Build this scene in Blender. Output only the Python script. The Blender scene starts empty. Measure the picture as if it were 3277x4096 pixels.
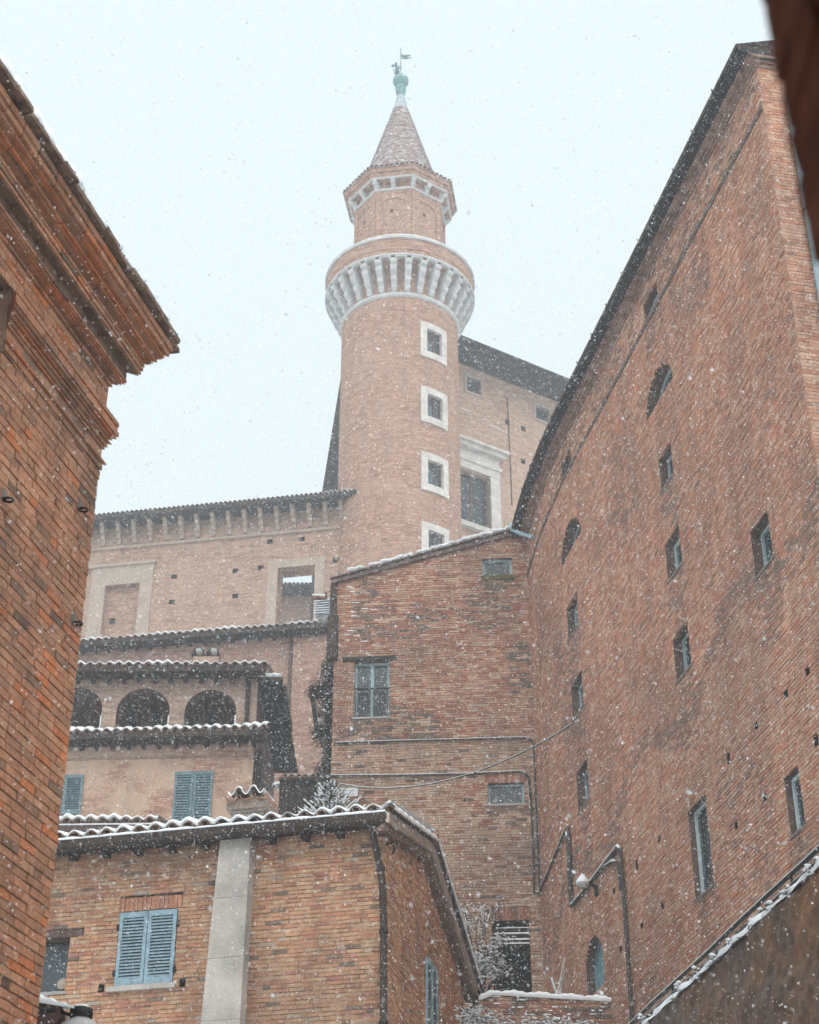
import bpy, math, random
from mathutils import Vector, Matrix

random.seed(7)
R = math.radians
C = bpy.context.scene.collection
scene = bpy.context.scene
H = 1.6                                   # eye height above the street

# ------------------------------------------------------------------ camera, sky, sun, exposure
PITCH = R(31.6)
cam_d = bpy.data.cameras.new('camera')
cam = bpy.data.objects.new('camera', cam_d); C.objects.link(cam)
cam.location = (0, 0, H); cam.rotation_euler = (math.pi / 2 + PITCH, 0, 0)
cam_d.sensor_fit = 'HORIZONTAL'; cam_d.sensor_width = 24.0; cam_d.lens = 50.0
cam_d.clip_start = 0.05; cam_d.clip_end = 2000
cam_d.dof.use_dof = True; cam_d.dof.focus_distance = 24.0; cam_d.dof.aperture_fstop = 3.2
scene.camera = cam

SUN_EL, SUN_AZ = R(56), R(172)            # soft light from behind the camera, a little to its right
world = bpy.data.worlds.new('World'); scene.world = world; world.use_nodes = True
wn, wl = world.node_tree.nodes, world.node_tree.links
wn.clear()
w_out = wn.new('ShaderNodeOutputWorld'); w_bg = wn.new('ShaderNodeBackground')
w_sky = wn.new('ShaderNodeTexSky'); w_sky.sky_type = 'NISHITA'; w_sky.sun_disc = False
w_sky.sun_elevation = SUN_EL; w_sky.sun_rotation = SUN_AZ
w_sky.air_density = 1.0; w_sky.dust_density = 6.0; w_sky.ozone_density = 1.0
w_sc = wn.new('ShaderNodeMixRGB'); w_sc.blend_type = 'MULTIPLY'; w_sc.inputs[0].default_value = 1
w_sc.inputs[2].default_value = (0.04, 0.04, 0.04, 1)
w_mix = wn.new('ShaderNodeMixRGB'); w_mix.inputs[0].default_value = 0.93      # snow cloud hides nearly all of the blue
w_mix.inputs[2].default_value = (0.545, 0.622, 0.655, 1)
wl.new(w_sky.outputs[0], w_sc.inputs[1]); wl.new(w_sc.outputs[0], w_mix.inputs[1])
wl.new(w_mix.outputs[0], w_bg.inputs[0]); w_bg.inputs[1].default_value = 1.0
wl.new(w_bg.outputs[0], w_out.inputs[0])

sun_d = bpy.data.lights.new('sun', 'SUN'); sun_d.energy = 1.5; sun_d.angle = R(80); sun_d.color = (1, 0.96, 0.92)
sun = bpy.data.objects.new('sun', sun_d); C.objects.link(sun)
sun.rotation_euler = (math.pi / 2 - SUN_EL, 0, math.pi - SUN_AZ)
sun.location = (0, -20, 60)

scene.view_settings.view_transform = 'Standard'; scene.view_settings.look = 'None'
scene.view_settings.exposure = 0.75; scene.view_settings.gamma = 1.0
scene.view_settings.use_curve_mapping = False
scene.cycles.max_bounces = 6; scene.cycles.diffuse_bounces = 2; scene.cycles.glossy_bounces = 2
scene.cycles.transmission_bounces = 2; scene.cycles.volume_bounces = 1; scene.cycles.transparent_max_bounces = 4
scene.cycles.use_denoising = True
scene.cycles.use_adaptive_sampling = True; scene.cycles.adaptive_threshold = 0.03; scene.cycles.adaptive_min_samples = 20
HAZE_DENSITY = 0.0022

# ------------------------------------------------------------------ geometry of sight lines (survey of the photograph)
CP, SP, FL = math.cos(PITCH), math.sin(PITCH), 6827.0
def ray(xs, ys):
    """photograph pixel -> (sideways, upwards) per metre of distance"""
    l, u = xs - 1638.5, 2048 - ys
    fw = FL * CP - u * SP
    return l / fw, (FL * SP + u * CP) / fw
def at(xs, ys, F):
    lx, vz = ray(xs, ys)
    return Vector((lx * F, F, H + vz * F))
def project(p):
    x, y, z = p[0], p[1], p[2] - H
    d = y * CP + z * SP
    if d <= 0.1: return None
    return 1638.5 + FL * x / d, 2048 - FL * (-y * SP + z * CP) / d, d

class Wall:
    """upright plane: s runs to the right as seen, d comes out of the wall, z is height"""
    def __init__(self, O, u):
        self.O = Vector((O[0], O[1], 0)); u = Vector((u[0], u[1], 0)).normalized(); self.u = u
        self.n = Vector((u.y, -u.x, 0))
    def pt(self, s, d, z):
        p = self.O + self.u * s + self.n * d
        return Vector((p.x, p.y, z))
    def sz(self, xs, ys, d=0.0):
        lx, vz = ray(xs, ys)
        O = self.O + self.n * d
        s = (lx * O.y - O.x) / (self.u.x - lx * self.u.y)
        return s, H + vz * (O.y + s * self.u.y)
class BentWall(Wall):
    """straight wall whose far end bends away; s <= 0, s = 0 at the near corner"""
    def __init__(self, W0, heading, t1, kappa, tmax):
        self.tab = []; x, y, a = W0[0], W0[1], heading
        ds = 0.05; n = int(tmax / ds) + 2
        for i in range(n):
            self.tab.append((x, y, a))
            if i * ds > t1: a += kappa * ds
            x += math.sin(a) * ds; y += math.cos(a) * ds
        self.ds = ds
    def frame(self, s):
        if s > 0:
            x, y, a = self.tab[0]; return x - math.sin(a) * s, y - math.cos(a) * s, a
        t = min(-s / self.ds, len(self.tab) - 1.001); i = int(t); f = t - i
        A, B = self.tab[i], self.tab[i + 1]
        return tuple(A[k] + (B[k] - A[k]) * f for k in range(3))
    def pt(self, s, d, z):
        x, y, a = self.frame(s)
        return Vector((x - math.cos(a) * d, y + math.sin(a) * d, z))
    def sz(self, xs, ys, d=0.0):
        lx, vz = ray(xs, ys)
        lo, hi = -(len(self.tab) - 2) * self.ds, 0.6
        for _ in range(40):
            m = (lo + hi) / 2; p = self.pt(m, d, 0)
            if p.x / p.y < lx: lo = m
            else: hi = m
        p = self.pt(lo, d, 0)
        return lo, H + vz * p.y

# ------------------------------------------------------------------ materials
def new_mat(name):
    m = bpy.data.materials.new(name); m.use_nodes = True
    nt = m.node_tree; b = nt.nodes['Principled BSDF']
    return m, nt.nodes, nt.links, b
def noise_node(N, L, scale, detail=4, rough=0.6, stretch=None, coord='POS'):
    if coord == 'POS': src = N.new('ShaderNodeNewGeometry').outputs['Position']
    else: src = N.new('ShaderNodeTexCoord').outputs['UV']
    if stretch:
        mp = N.new('ShaderNodeMapping'); mp.inputs['Scale'].default_value = stretch
        L.new(src, mp.inputs['Vector']); src = mp.outputs['Vector']
    n = N.new('ShaderNodeTexNoise'); n.inputs['Scale'].default_value = scale
    n.inputs['Detail'].default_value = detail; n.inputs['Roughness'].default_value = rough
    L.new(src, n.inputs['Vector']); return n.outputs['Fac']
def ramp(N, L, fac, stops, interp='LINEAR'):
    r = N.new('ShaderNodeValToRGB'); r.color_ramp.interpolation = interp
    e = r.color_ramp.elements
    while len(e) < len(stops): e.new(0.5)
    for el, (p, c) in zip(e, stops):
        el.position = p; el.color = tuple(c) + (1,) if len(c) == 3 else c
    L.new(fac, r.inputs['Fac']); return r.outputs['Color']
def g(v): return (v, v, v)
def mix(N, L, blend, fac, a, b):
    m = N.new('ShaderNodeMixRGB'); m.blend_type = blend
    if isinstance(fac, (int, float)): m.inputs[0].default_value = fac
    else: L.new(fac, m.inputs[0])
    for i, v in ((1, a), (2, b)):
        if isinstance(v, tuple): m.inputs[i].default_value = v + (1,) if len(v) == 3 else v
        else: L.new(v, m.inputs[i])
    return m.outputs[0]
def bump(N, L, b, h, strength=0.4, dist=0.01):
    bp = N.new('ShaderNodeBump'); bp.inputs['Strength'].default_value = strength; bp.inputs['Distance'].default_value = dist
    L.new(h, bp.inputs['Height']); L.new(bp.outputs[0], b.inputs['Normal'])

def plain(name, col, rough=0.8, var=0.25, scale=3.0, metal=0.0, bumpd=0.0, spec=0.3):
    m, N, L, b = new_mat(name)
    n = noise_node(N, L, scale, 6)
    lo = tuple(max(0, c * (1 - var)) for c in col); hi = tuple(min(1, c * (1 + var)) for c in col)
    L.new(ramp(N, L, n, [(0.3, lo), (0.7, hi)]), b.inputs['Base Color'])
    b.inputs['Roughness'].default_value = rough; b.inputs['Metallic'].default_value = metal
    b.inputs['Specular IOR Level'].default_value = spec
    if bumpd: bump(N, L, b, noise_node(N, L, scale * 8, 5), 0.6, bumpd)
    return m

def brick_piece(name, stops, grime=0.35, grain=40):
    """clay pieces: each carries its own firing shade in the attribute bv"""
    m, N, L, b = new_mat(name)
    a = N.new('ShaderNodeAttribute'); a.attribute_name = 'bv'
    col = ramp(N, L, a.outputs['Fac'], stops)
    gr = noise_node(N, L, grain, 5, 0.7)
    col = mix(N, L, 'MULTIPLY', 0.85, col, ramp(N, L, gr, [(0.25, g(0.55)), (0.75, g(1.35))]))
    md = noise_node(N, L, 9.0, 5, 0.65)
    col = mix(N, L, 'MULTIPLY', 0.9, col, ramp(N, L, md, [(0.28, g(0.62)), (0.5, g(1.0)), (0.74, g(1.28))]))
    big = noise_node(N, L, 0.42, 6, 0.68)
    col = mix(N, L, 'MIX', ramp(N, L, big, [(0.44, g(0)), (0.60, g(grime)), (0.75, g(grime * 1.3))]), col, (0.13, 0.10, 0.085))
    str_ = noise_node(N, L, 1.0, 5, 0.6, (3.0, 3.0, 0.35))
    col = mix(N, L, 'MULTIPLY', 0.6, col, ramp(N, L, str_, [(0.3, g(0.66)), (0.65, g(1.12))]))
    L.new(col, b.inputs['Base Color'])
    b.inputs['Roughness'].default_value = 0.92; b.inputs['Specular IOR Level'].default_value = 0.15
    bump(N, L, b, noise_node(N, L, grain * 1.5, 5, 0.7), 0.7, 0.006)
    return m

def far_brick(name, c1, c2, mortar, patch, bw=0.27, bh=0.066, plaster=None, grime=0.3):
    """brickwork too far off to tell the pieces apart (UV in metres)"""
    m, N, L, b = new_mat(name)
    uv = N.new('ShaderNodeTexCoord').outputs['UV']
    bt = N.new('ShaderNodeTexBrick'); bt.inputs['Scale'].default_value = 1.0
    bt.inputs['Brick Width'].default_value = bw; bt.inputs['Row Height'].default_value = bh
    bt.inputs['Mortar Size'].default_value = 0.008; bt.inputs['Bias'].default_value = 0.0
    bt.inputs['Color1'].default_value = c1 + (1,); bt.inputs['Color2'].default_value = c2 + (1,)
    bt.inputs['Mortar'].default_value = mortar + (1,)
    L.new(uv, bt.inputs['Vector']); col = bt.outputs['Color']
    streak = noise_node(N, L, 1.0, 6, 0.7, (1.1, 5.5, 1.0), 'UV')
    col = mix(N, L, 'MULTIPLY', 0.85, col, ramp(N, L, streak, [(0.30, g(0.48)), (0.5, g(1.0)), (0.70, g(1.32))]))
    fine = noise_node(N, L, 3.2, 4, 0.75, (1.0, 3.5, 1.0), 'UV')
    col = mix(N, L, 'MULTIPLY', 0.9, col, ramp(N, L, fine, [(0.32, g(0.55)), (0.52, g(1.0)), (0.68, g(1.38))]))
    big = noise_node(N, L, 0.35, 6, 0.65, (1.0, 1.6, 1.0), 'UV')
    col = mix(N, L, 'MIX', ramp(N, L, big, [(0.44, g(0)), (0.68, g(0.6))]), col, patch)
    if plaster:
        pn = noise_node(N, L, 0.9, 7, 0.65, None, 'UV')
        col = mix(N, L, 'MIX', ramp(N, L, pn, [(0.43, g(0.0)), (0.53, g(0.9))]), col, plaster)
    gr = noise_node(N, L, 0.8, 6, 0.7, (2.5, 0.5, 1), 'UV')
    col = mix(N, L, 'MIX', ramp(N, L, gr, [(0.5, g(0)), (0.75, g(grime))]), col, (0.16, 0.13, 0.12))
    L.new(col, b.inputs['Base Color'])
    b.inputs['Roughness'].default_value = 0.93; b.inputs['Specular IOR Level'].default_value = 0.12
    bump(N, L, b, bt.outputs['Fac'], -0.5, 0.01)
    return m

def snow_mat(name='snow', col=(0.93, 0.95, 0.96)):
    m, N, L, b = new_mat(name)
    n = noise_node(N, L, 6, 6)
    L.new(ramp(N, L, n, [(0.3, tuple(c * 0.93 for c in col)), (0.7, col)]), b.inputs['Base Color'])
    b.inputs['Roughness'].default_value = 0.7; b.inputs['Specular IOR Level'].default_value = 0.2
    bump(N, L, b, noise_node(N, L, 45, 5), 0.35, 0.01)
    return m
def snowy(name, col, amount=0.5, scale=6, stretch=(1, 1, 3), rough=0.85):
    """a surface on which blown snow sticks in patches"""
    m, N, L, b = new_mat(name)
    n = noise_node(N, L, scale * 1.7, 5)
    base = ramp(N, L, n, [(0.3, tuple(c * 0.7 for c in col)), (0.7, tuple(min(1, c * 1.25) for c in col))])
    s = noise_node(N, L, scale, 6, 0.7, stretch)
    c = mix(N, L, 'MIX', ramp(N, L, s, [(0.62 - 0.3 * amount, g(0)), (0.72 - 0.3 * amount, g(0.95))]), base, (0.84, 0.87, 0.9))
    L.new(c, b.inputs['Base Color']); b.inputs['Roughness'].default_value = rough
    return m
def glass_mat(name, col, rough=0.12):
    m, N, L, b = new_mat(name)
    n = noise_node(N, L, 1.6, 3)
    L.new(ramp(N, L, n, [(0.3, tuple(c * 0.6 for c in col)), (0.7, tuple(c * 1.4 for c in col))]), b.inputs['Base Color'])
    b.inputs['Roughness'].default_value = rough; b.inputs['Specular IOR Level'].default_value = 0.45
    return m

M = {}
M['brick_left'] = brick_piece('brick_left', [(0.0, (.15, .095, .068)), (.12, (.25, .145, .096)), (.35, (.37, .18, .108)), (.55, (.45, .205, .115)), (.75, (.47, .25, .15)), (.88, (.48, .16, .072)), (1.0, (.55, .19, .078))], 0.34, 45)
M['mortar_left'] = plain('mortar_left', (.20, .125, .088), .95, .35, 9, bumpd=.01)
M['brick_house'] = brick_piece('brick_house', [(0.0, (.17, .13, .10)), (.10, (.27, .18, .12)), (.22, (.43, .19, .125)), (.36, (.54, .24, .135)), (.55, (.58, .30, .165)), (.72, (.60, .345, .20)), (.86, (.56, .36, .225)), (1.0, (.48, .38, .29))], 0.36, 45)
M['mortar_house'] = plain('mortar_house', (.44, .32, .24), .95, .3, 9, bumpd=.01)
M['brick_tall'] = brick_piece('brick_tall', [(0.0, (.11, .09, .078)), (.18, (.20, .145, .115)), (.30, (.35, .14, .09)), (.45, (.45, .215, .135)), (.60, (.49, .285, .19)), (.80, (.54, .345, .235)), (1.0, (.54, .395, .29))], 0.42, 30)
M['mortar_tall'] = plain('mortar_tall', (.38, .275, .205), .95, .3, 6, bumpd=.01)
M['brick_great'] = brick_piece('brick_great', [(0.0, (.22, .15, .118)), (.15, (.31, .19, .142)), (.30, (.43, .22, .147)), (.45, (.52, .22, .13)), (.60, (.52, .275, .18)), (.80, (.56, .325, .22)), (1.0, (.58, .365, .255))], 0.30, 30)
M['mortar_great'] = plain('mortar_great', (.40, .275, .21), .95, .3, 6, bumpd=.01)
M['brick_pillar'] = brick_piece('brick_pillar', [(0.0, (.08, .03, .02)), (.5, (.19, .065, .038)), (1.0, (.30, .105, .058))], 0.4, 12)
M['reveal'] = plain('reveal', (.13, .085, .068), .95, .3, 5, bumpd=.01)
M['far_tower'] = far_brick('far_tower', (.48, .275, .19), (.33, .155, .10), (.44, .315, .24), (.46, .30, .22), grime=.5)
M['far_palace'] = far_brick('far_palace', (.47, .285, .205), (.35, .19, .135), (.45, .335, .265), (.47, .335, .25), grime=.45)
M['far_wing'] = far_brick('far_wing', (.52, .33, .24), (.44, .26, .185), (.50, .37, .29), (.53, .37, .275), grime=.2)
M['far_long'] = far_brick('far_long', (.43, .245, .18), (.30, .15, .11), (.42, .30, .235), (.43, .285, .22), grime=.5)
M['far_loggia'] = far_brick('far_loggia', (.42, .28, .21), (.36, .22, .165), (.42, .32, .26), (.42, .31, .245), grime=.4)
M['plaster'] = far_brick('plaster', (.50, .27, .19), (.40, .20, .14), (.50, .36, .28), (.52, .36, .265), plaster=(.60, .42, .305), grime=.45)
M['stone'] = plain('stone', (.42, .33, .265), .9, .14, 2.0, bumpd=.01)
M['white_stone'] = plain('white_stone', (.54, .53, .51), .9, .16, 2.2, bumpd=.01)
M['frame_stone'] = plain('frame_stone', (.60, .55, .50), .9, .2, 2.5); M['frame_stone_smooth'] = plain('frame_stone_smooth', (.60, .55, .50), .9, .08, 1.5)
M['render'] = plain('render', (.25, .20, .165), .95, .22, 4, bumpd=.006)
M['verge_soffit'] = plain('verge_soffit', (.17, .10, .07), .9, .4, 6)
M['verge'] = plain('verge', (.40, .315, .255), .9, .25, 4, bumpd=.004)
M['slate_glass'] = glass_mat('slate_glass', (.06, .075, .085), .25)
M['concrete'] = plain('concrete', (.45, .405, .36), .95, .35, 1.4, bumpd=.012)
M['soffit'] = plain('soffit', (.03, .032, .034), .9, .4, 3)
M['timber'] = plain('timber', (.036, .027, .023), .85, .4, 5, bumpd=.005)
M['gutter'] = plain('gutter', (.052, .038, .031), .8, .35, 3, spec=.2)
M['pipe'] = plain('pipe', (.06, .05, .047), .6, .35, 6)
M['light_pipe'] = plain('light_pipe', (.30, .42, .46), .5, .12, 2)
M['shutter'] = plain('shutter', (.25, .355, .41), .7, .28, 11)
M['shutter_far'] = plain('shutter_far', (.15, .245, .27), .65, .16, 4)
M['wframe'] = plain('wframe', (.33, .42, .44), .6, .12, 4)
M['pale_frame'] = plain('pale_frame', (.52, .60, .62), .55, .1, 4)
M['brown_frame'] = plain('brown_frame', (.10, .055, .045), .6, .25, 4)
M['glass'] = glass_mat('glass', (.035, .05, .055))
M['glass_blue'] = glass_mat('glass_blue', (.07, .13, .15), .2)
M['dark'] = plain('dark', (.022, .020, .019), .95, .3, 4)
M['iron'] = plain('iron', (.025, .024, .024), .5, .3, 12, metal=.6)
M['tile'] = plain('tile', (.30, .17, .11), .9, .55, 7, bumpd=.004)
M['tile_dark'] = plain('tile_dark', (.16, .115, .10), .9, .55, 7, bumpd=.004)
M['tile_moss'] = plain('tile_moss', (.20, .135, .10), .92, .6, 9, bumpd=.006)
M['eave_brick'] = plain('eave_brick', (.27, .175, .135), .95, .6, 5, bumpd=.02)
M['string_dark'] = plain('string_dark', (.12, .09, .075), .95, .4, 6, bumpd=.01)
M['sill_dark'] = plain('sill_dark', (.17, .14, .12), .9, .25, 5, bumpd=.004)
M['sill'] = plain('sill', (.36, .34, .32), .9, .2, 5, bumpd=.004)
M['moss'] = plain('moss', (.11, .095, .04), .95, .5, 9, bumpd=.01)
M['snow'] = snow_mat()
M['cone'] = snowy('cone', (.25, .155, .13), .34, 2.6, (1, 1, 8))
M['octroof'] = snowy('octroof', (.30, .20, .16), .35, 2.5, (1, 1, 1))
M['lead'] = plain('lead', (.38, .43, .45), .7, .12, 3)
M['verdigris'] = plain('verdigris', (.15, .30, .285), .7, .22, 3)
M['bronze'] = plain('bronze', (.08, .17, .17), .7, .25, 6)
M['door'] = plain('door', (.20, .34, .38), .65, .15, 4)
M['rust_wall'] = None
M['enamel'] = plain('enamel', (.62, .64, .64), .5, .06, 6)
M['letters'] = plain('letters', (.12, .12, .13), .6, .1, 6)
M['hood'] = snowy('hood', (.45, .50, .52), .6, 4, (1, 1, 2))
M['cable'] = plain('cable', (.06, .055, .055), .6, .2, 8)
M['ground'] = snow_mat('ground_snow', (.74, .76, .79))
M['needles'] = plain('needles', (.045, .065, .045), .8, .4, 8)
M['bark'] = plain('bark', (.09, .065, .05), .9, .4, 12, bumpd=.01)
M['leaf'] = plain('leaf', (.075, .085, .06), .8, .5, 8)
M['dry_leaf'] = plain('dry_leaf', (.07, .062, .055), .9, .5, 8)
M['lamp_glass'] = plain('lamp_glass', (.45, .43, .43), .35, .08, 8)
M['flake'] = plain('flake', (.92, .94, .96), .6, .02, 5)

def rust_mat():
    m, N, L, b = new_mat('render_coat')
    n = noise_node(N, L, 1.1, 8, 0.7, (1, 1, .9)); d = noise_node(N, L, 14, 6, .7)
    c = ramp(N, L, n, [(.30, (.085, .068, .058)), (.46, (.12, .085, .066)), (.58, (.165, .092, .055)), (.70, (.25, .115, .047)), (.8, (.16, .09, .055))])
    e = noise_node(N, L, 9, 6, .75); c = mix(N, L, 'MULTIPLY', .9, c, ramp(N, L, e, [(.3, g(.5)), (.7, g(1.45))]))
    c = mix(N, L, 'MULTIPLY', .7, c, ramp(N, L, d, [(.3, g(.75)), (.7, g(1.55))]))
    L.new(c, b.inputs['Base Color']); b.inputs['Roughness'].default_value = .95
    bump(N, L, b, d, .7, .02); return m
M['rust_wall'] = rust_mat()

# ------------------------------------------------------------------ object helpers
ORG = {}
def tag(o, label=None, cat=None, group=None, kind=None):
    if label: o['label'] = label
    if cat: o['category'] = cat
    if group: o['group'] = group
    if kind: o['kind'] = kind
    return o
def thing(name, loc, label, cat, group=None):
    o = bpy.data.objects.new(name, None); C.objects.link(o); o.location = loc
    o.empty_display_size = 0.3
    ORG[o.name] = Vector(loc)
    return tag(o, label, cat, group)
def put(name, mesh, parent=None, loc=None):
    o = bpy.data.objects.new(name, mesh); C.objects.link(o)
    if parent is not None: o.parent = parent
    return o

class MB:
    def __init__(self): self.v = []; self.f = []; self.mi = []; self.bv = []; self.uv = None
    def poly(self, pts, m=0):
        i = len(self.v); self.v += [tuple(p) for p in pts]; self.f.append(tuple(range(i, i + len(pts)))); self.mi.append(m); return self
    def hexa(self, a, m=0, skip=()):
        """a: 8 corners, first four one end (ring), last four the other"""
        i = len(self.v); self.v += [tuple(p) for p in a]
        F = [(0, 1, 2, 3), (7, 6, 5, 4), (0, 4, 5, 1), (1, 5, 6, 2), (2, 6, 7, 3), (3, 7, 4, 0)]
        for k, q in enumerate(F):
            if k not in skip: self.f.append(tuple(i + j for j in q)); self.mi.append(m)
        return self
    def wbox(self, W, s0, s1, d0, d1, z0, z1, m=0):
        return self.hexa([W.pt(s0, d1, z0), W.pt(s1, d1, z0), W.pt(s1, d1, z1), W.pt(s0, d1, z1),
                          W.pt(s0, d0, z0), W.pt(s1, d0, z0), W.pt(s1, d0, z1), W.pt(s0, d0, z1)], m)
    def box(self, c, sx, sy, sz, rz=0, m=0):
        ca, sa = math.cos(rz), math.sin(rz); P = []
        for z in (sz / 2, -sz / 2):
            for x, y in ((-sx / 2, -sy / 2), (sx / 2, -sy / 2), (sx / 2, sy / 2), (-sx / 2, sy / 2)):
                P.append((c[0] + x * ca - y * sa, c[1] + x * sa + y * ca, c[2] + z))
        return self.hexa(P, m)
    def grid(self, rows, close=False, m=0):
        i = len(self.v); n = len(rows[0])
        for r in rows: self.v += [tuple(p) for p in r]
        for a in range(len(rows) - 1):
            for b in range(n if close else n - 1):
                c = (b + 1) % n
                self.f.append((i + a * n + b, i + a * n + c, i + (a + 1) * n + c, i + (a + 1) * n + b)); self.mi.append(m)
        return self
    def tube(self, pts, r, n=8, cap=True, m=0):
        pts = [Vector(p) for p in pts]; rows = []
        rs = r if isinstance(r, (list, tuple)) else [r] * len(pts)
        up = Vector((0, 0, 1)); prev = None
        for k, p in enumerate(pts):
            t = (pts[min(k + 1, len(pts) - 1)] - pts[max(k - 1, 0)]).normalized()
            if prev is None:
                a = t.cross(up)
                if a.length < 0.05: a = t.cross(Vector((1, 0, 0)))
            else: a = prev - t * prev.dot(t)
            a.normalize(); prev = a; b = t.cross(a)
            rows.append([p + (a * math.cos(2 * math.pi * j / n) + b * math.sin(2 * math.pi * j / n)) * rs[k] for j in range(n)])
        self.grid(rows, True, m)
        if cap: self.poly(rows[0][::-1], m); self.poly(rows[-1], m)
        return self
    def lathe(self, c, prof, n=32, a0=0, a1=2 * math.pi, m=0):
        full = abs(a1 - a0 - 2 * math.pi) < 1e-6
        k = n if full else n + 1
        rows = [[(c[0] + r * math.sin(a0 + (a1 - a0) * j / n), c[1] - r * math.cos(a0 + (a1 - a0) * j / n), c[2] + z) for j in range(k)] for r, z in prof]
        return self.grid(rows, full, m)
    def sphere(self, c, r, n=10, sq=(1, 1, 1), m=0):
        rows = []
        for i in range(1, n // 2 + 1):
            th = math.pi * (i - .5) / (n // 2)
            rows.append([(c[0] + sq[0] * r * math.sin(th) * math.cos(2 * math.pi * j / n), c[1] + sq[1] * r * math.sin(th) * math.sin(2 * math.pi * j / n), c[2] + sq[2] * r * math.cos(th)) for j in range(n)])
        self.grid(rows, True, m); self.poly(rows[0], m); self.poly(rows[-1][::-1], m); return self
    def build(self, name, mats, parent=None, kind=None, smooth=False, centre=False, uv=None, label=None):
        if not isinstance(mats, (list, tuple)): mats = [mats]
        org = ORG[parent.name] if parent is not None else Vector((0, 0, 0))
        loc = Vector((0, 0, 0))
        if centre and self.v:
            n = len(self.v); cc = Vector((sum(p[0] for p in self.v) / n, sum(p[1] for p in self.v) / n, min(p[2] for p in self.v)))
            loc = cc - org; org = cc
        me = bpy.data.meshes.new(name)
        me.from_pydata([(p[0] - org.x, p[1] - org.y, p[2] - org.z) for p in self.v], [], self.f)
        for m in mats: me.materials.append(M[m] if isinstance(m, str) else m)
        if len(mats) > 1: me.polygons.foreach_set('material_index', self.mi)
        if self.bv:
            at_ = me.attributes.new('bv', 'FLOAT', 'FACE'); at_.data.foreach_set('value', self.bv)
        if uv is None and any(isinstance(m, str) and (m.startswith('far_') or m == 'plaster') for m in mats):
            uv = lambda p: (p[0] * .92 + p[1] * .39, p[2])
        if uv is not None:
            ul = me.uv_layers.new(name='uv'); co = []
            for l in me.loops:
                co += list(uv(self.v[l.vertex_index]))
            ul.data.foreach_set('uv', co)
        if smooth: me.polygons.foreach_set('use_smooth', [True] * len(me.polygons))
        me.update()
        o = put(name, me, parent); o.location = loc
        ORG[o.name] = org.copy() if centre else (ORG[parent.name].copy() if parent is not None else Vector((0, 0, 0)))
        if kind: o['kind'] = kind
        if label: o['label'] = label
        return o

# ------------------------------------------------------------------ brickwork
class Bricks:
    """collects the bricks of one thing: the 300 that show largest become objects, the rest one part"""
    def __init__(self, root): self.root = root; self.items = []
    def add(self, W, wall, mat, s0, s1, z0, z1, d, bv, back=-0.05):
        j = lambda a: random.uniform(-a, a)
        e = 0.003
        c = [W.pt(s0 + j(e), d + j(e), z0 + j(e)), W.pt(s1 + j(e), d + j(e), z0 + j(e)), W.pt(s1 + j(e), d + j(e), z1 + j(e)), W.pt(s0 + j(e), d + j(e), z1 + j(e)),
             W.pt(s0, back, z0), W.pt(s1, back, z0), W.pt(s1, back, z1), W.pt(s0, back, z1)]
        self.items.append((c, bv, wall, mat))
    def finish(self, most=300):
        def size(it):
            q = [project(it[0][k]) for k in range(4)]
            if any(k is None for k in q): return 0
            mx, my = sum(k[0] for k in q) / 4, sum(k[1] for k in q) / 4
            if not (20 < mx < 3257 and 20 < my < 4076): return 0
            a = 0
            for k in range(4):
                x0, y0, _ = q[k]; x1, y1, _ = q[(k + 1) % 4]; a += x0 * y1 - x1 * y0
            if HIDE.get(self.root.name, lambda x, y: False)(mx, my): return 0
            return abs(a)
        order = sorted(range(len(self.items)), key=lambda i: -size(self.items[i]))
        pick = set(order[:most]); rest = {}
        for i, (c, bv, wall, mat) in enumerate(self.items):
            if i in pick:
                b = MB(); b.hexa(c, skip=(1,)); b.bv = [bv] * 5
                b.build('brick', mat, wall, centre=True)
            else:
                b = rest.setdefault('all', (MB(), []))[0]; ms = rest['all'][1]
                if mat not in ms: ms.append(mat)
                b.hexa(c, ms.index(mat), skip=(1,)); b.bv += [bv] * 5
        for b, ms in rest.values(): b.build('brickwork', ms, self.root, kind='stuff')
HIDE = {}

class Opening:
    def __init__(self, s0, s1, z0, z1, rise=0.0): self.s0, self.s1, self.z0, self.z1, self.rise = s0, s1, z0, z1, rise
    def span(self, z):
        if z < self.z0 or z > self.z1: return None
        zs = self.z1 - self.rise
        if self.rise and z > zs:
            k = math.sqrt(max(0.0, 1 - ((z - zs) / self.rise) ** 2)); c = (self.s0 + self.s1) / 2; h = (self.s1 - self.s0) / 2 * k
            return c - h, c + h
        return self.s0, self.s1
    def outline(self, inset=0.0):
        a, b, z0, z1 = self.s0 + inset, self.s1 - inset, self.z0 + inset, self.z1 - inset
        if not self.rise: return [(a, z0), (b, z0), (b, z1), (a, z1)]
        zs = self.z1 - self.rise; c = (a + b) / 2; h = (b - a) / 2; r = z1 - zs
        return [(a, z0), (b, z0)] + [(c + h * math.cos(math.pi * k / 12), zs + r * math.sin(math.pi * k / 12)) for k in range(13)]
def subtract(iv, span):
    out = []
    for a, b in iv:
        if span[1] <= a or span[0] >= b: out.append((a, b)); continue
        if span[0] > a: out.append((a, span[0]))
        if span[1] < b: out.append((span[1], b))
    return out
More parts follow.
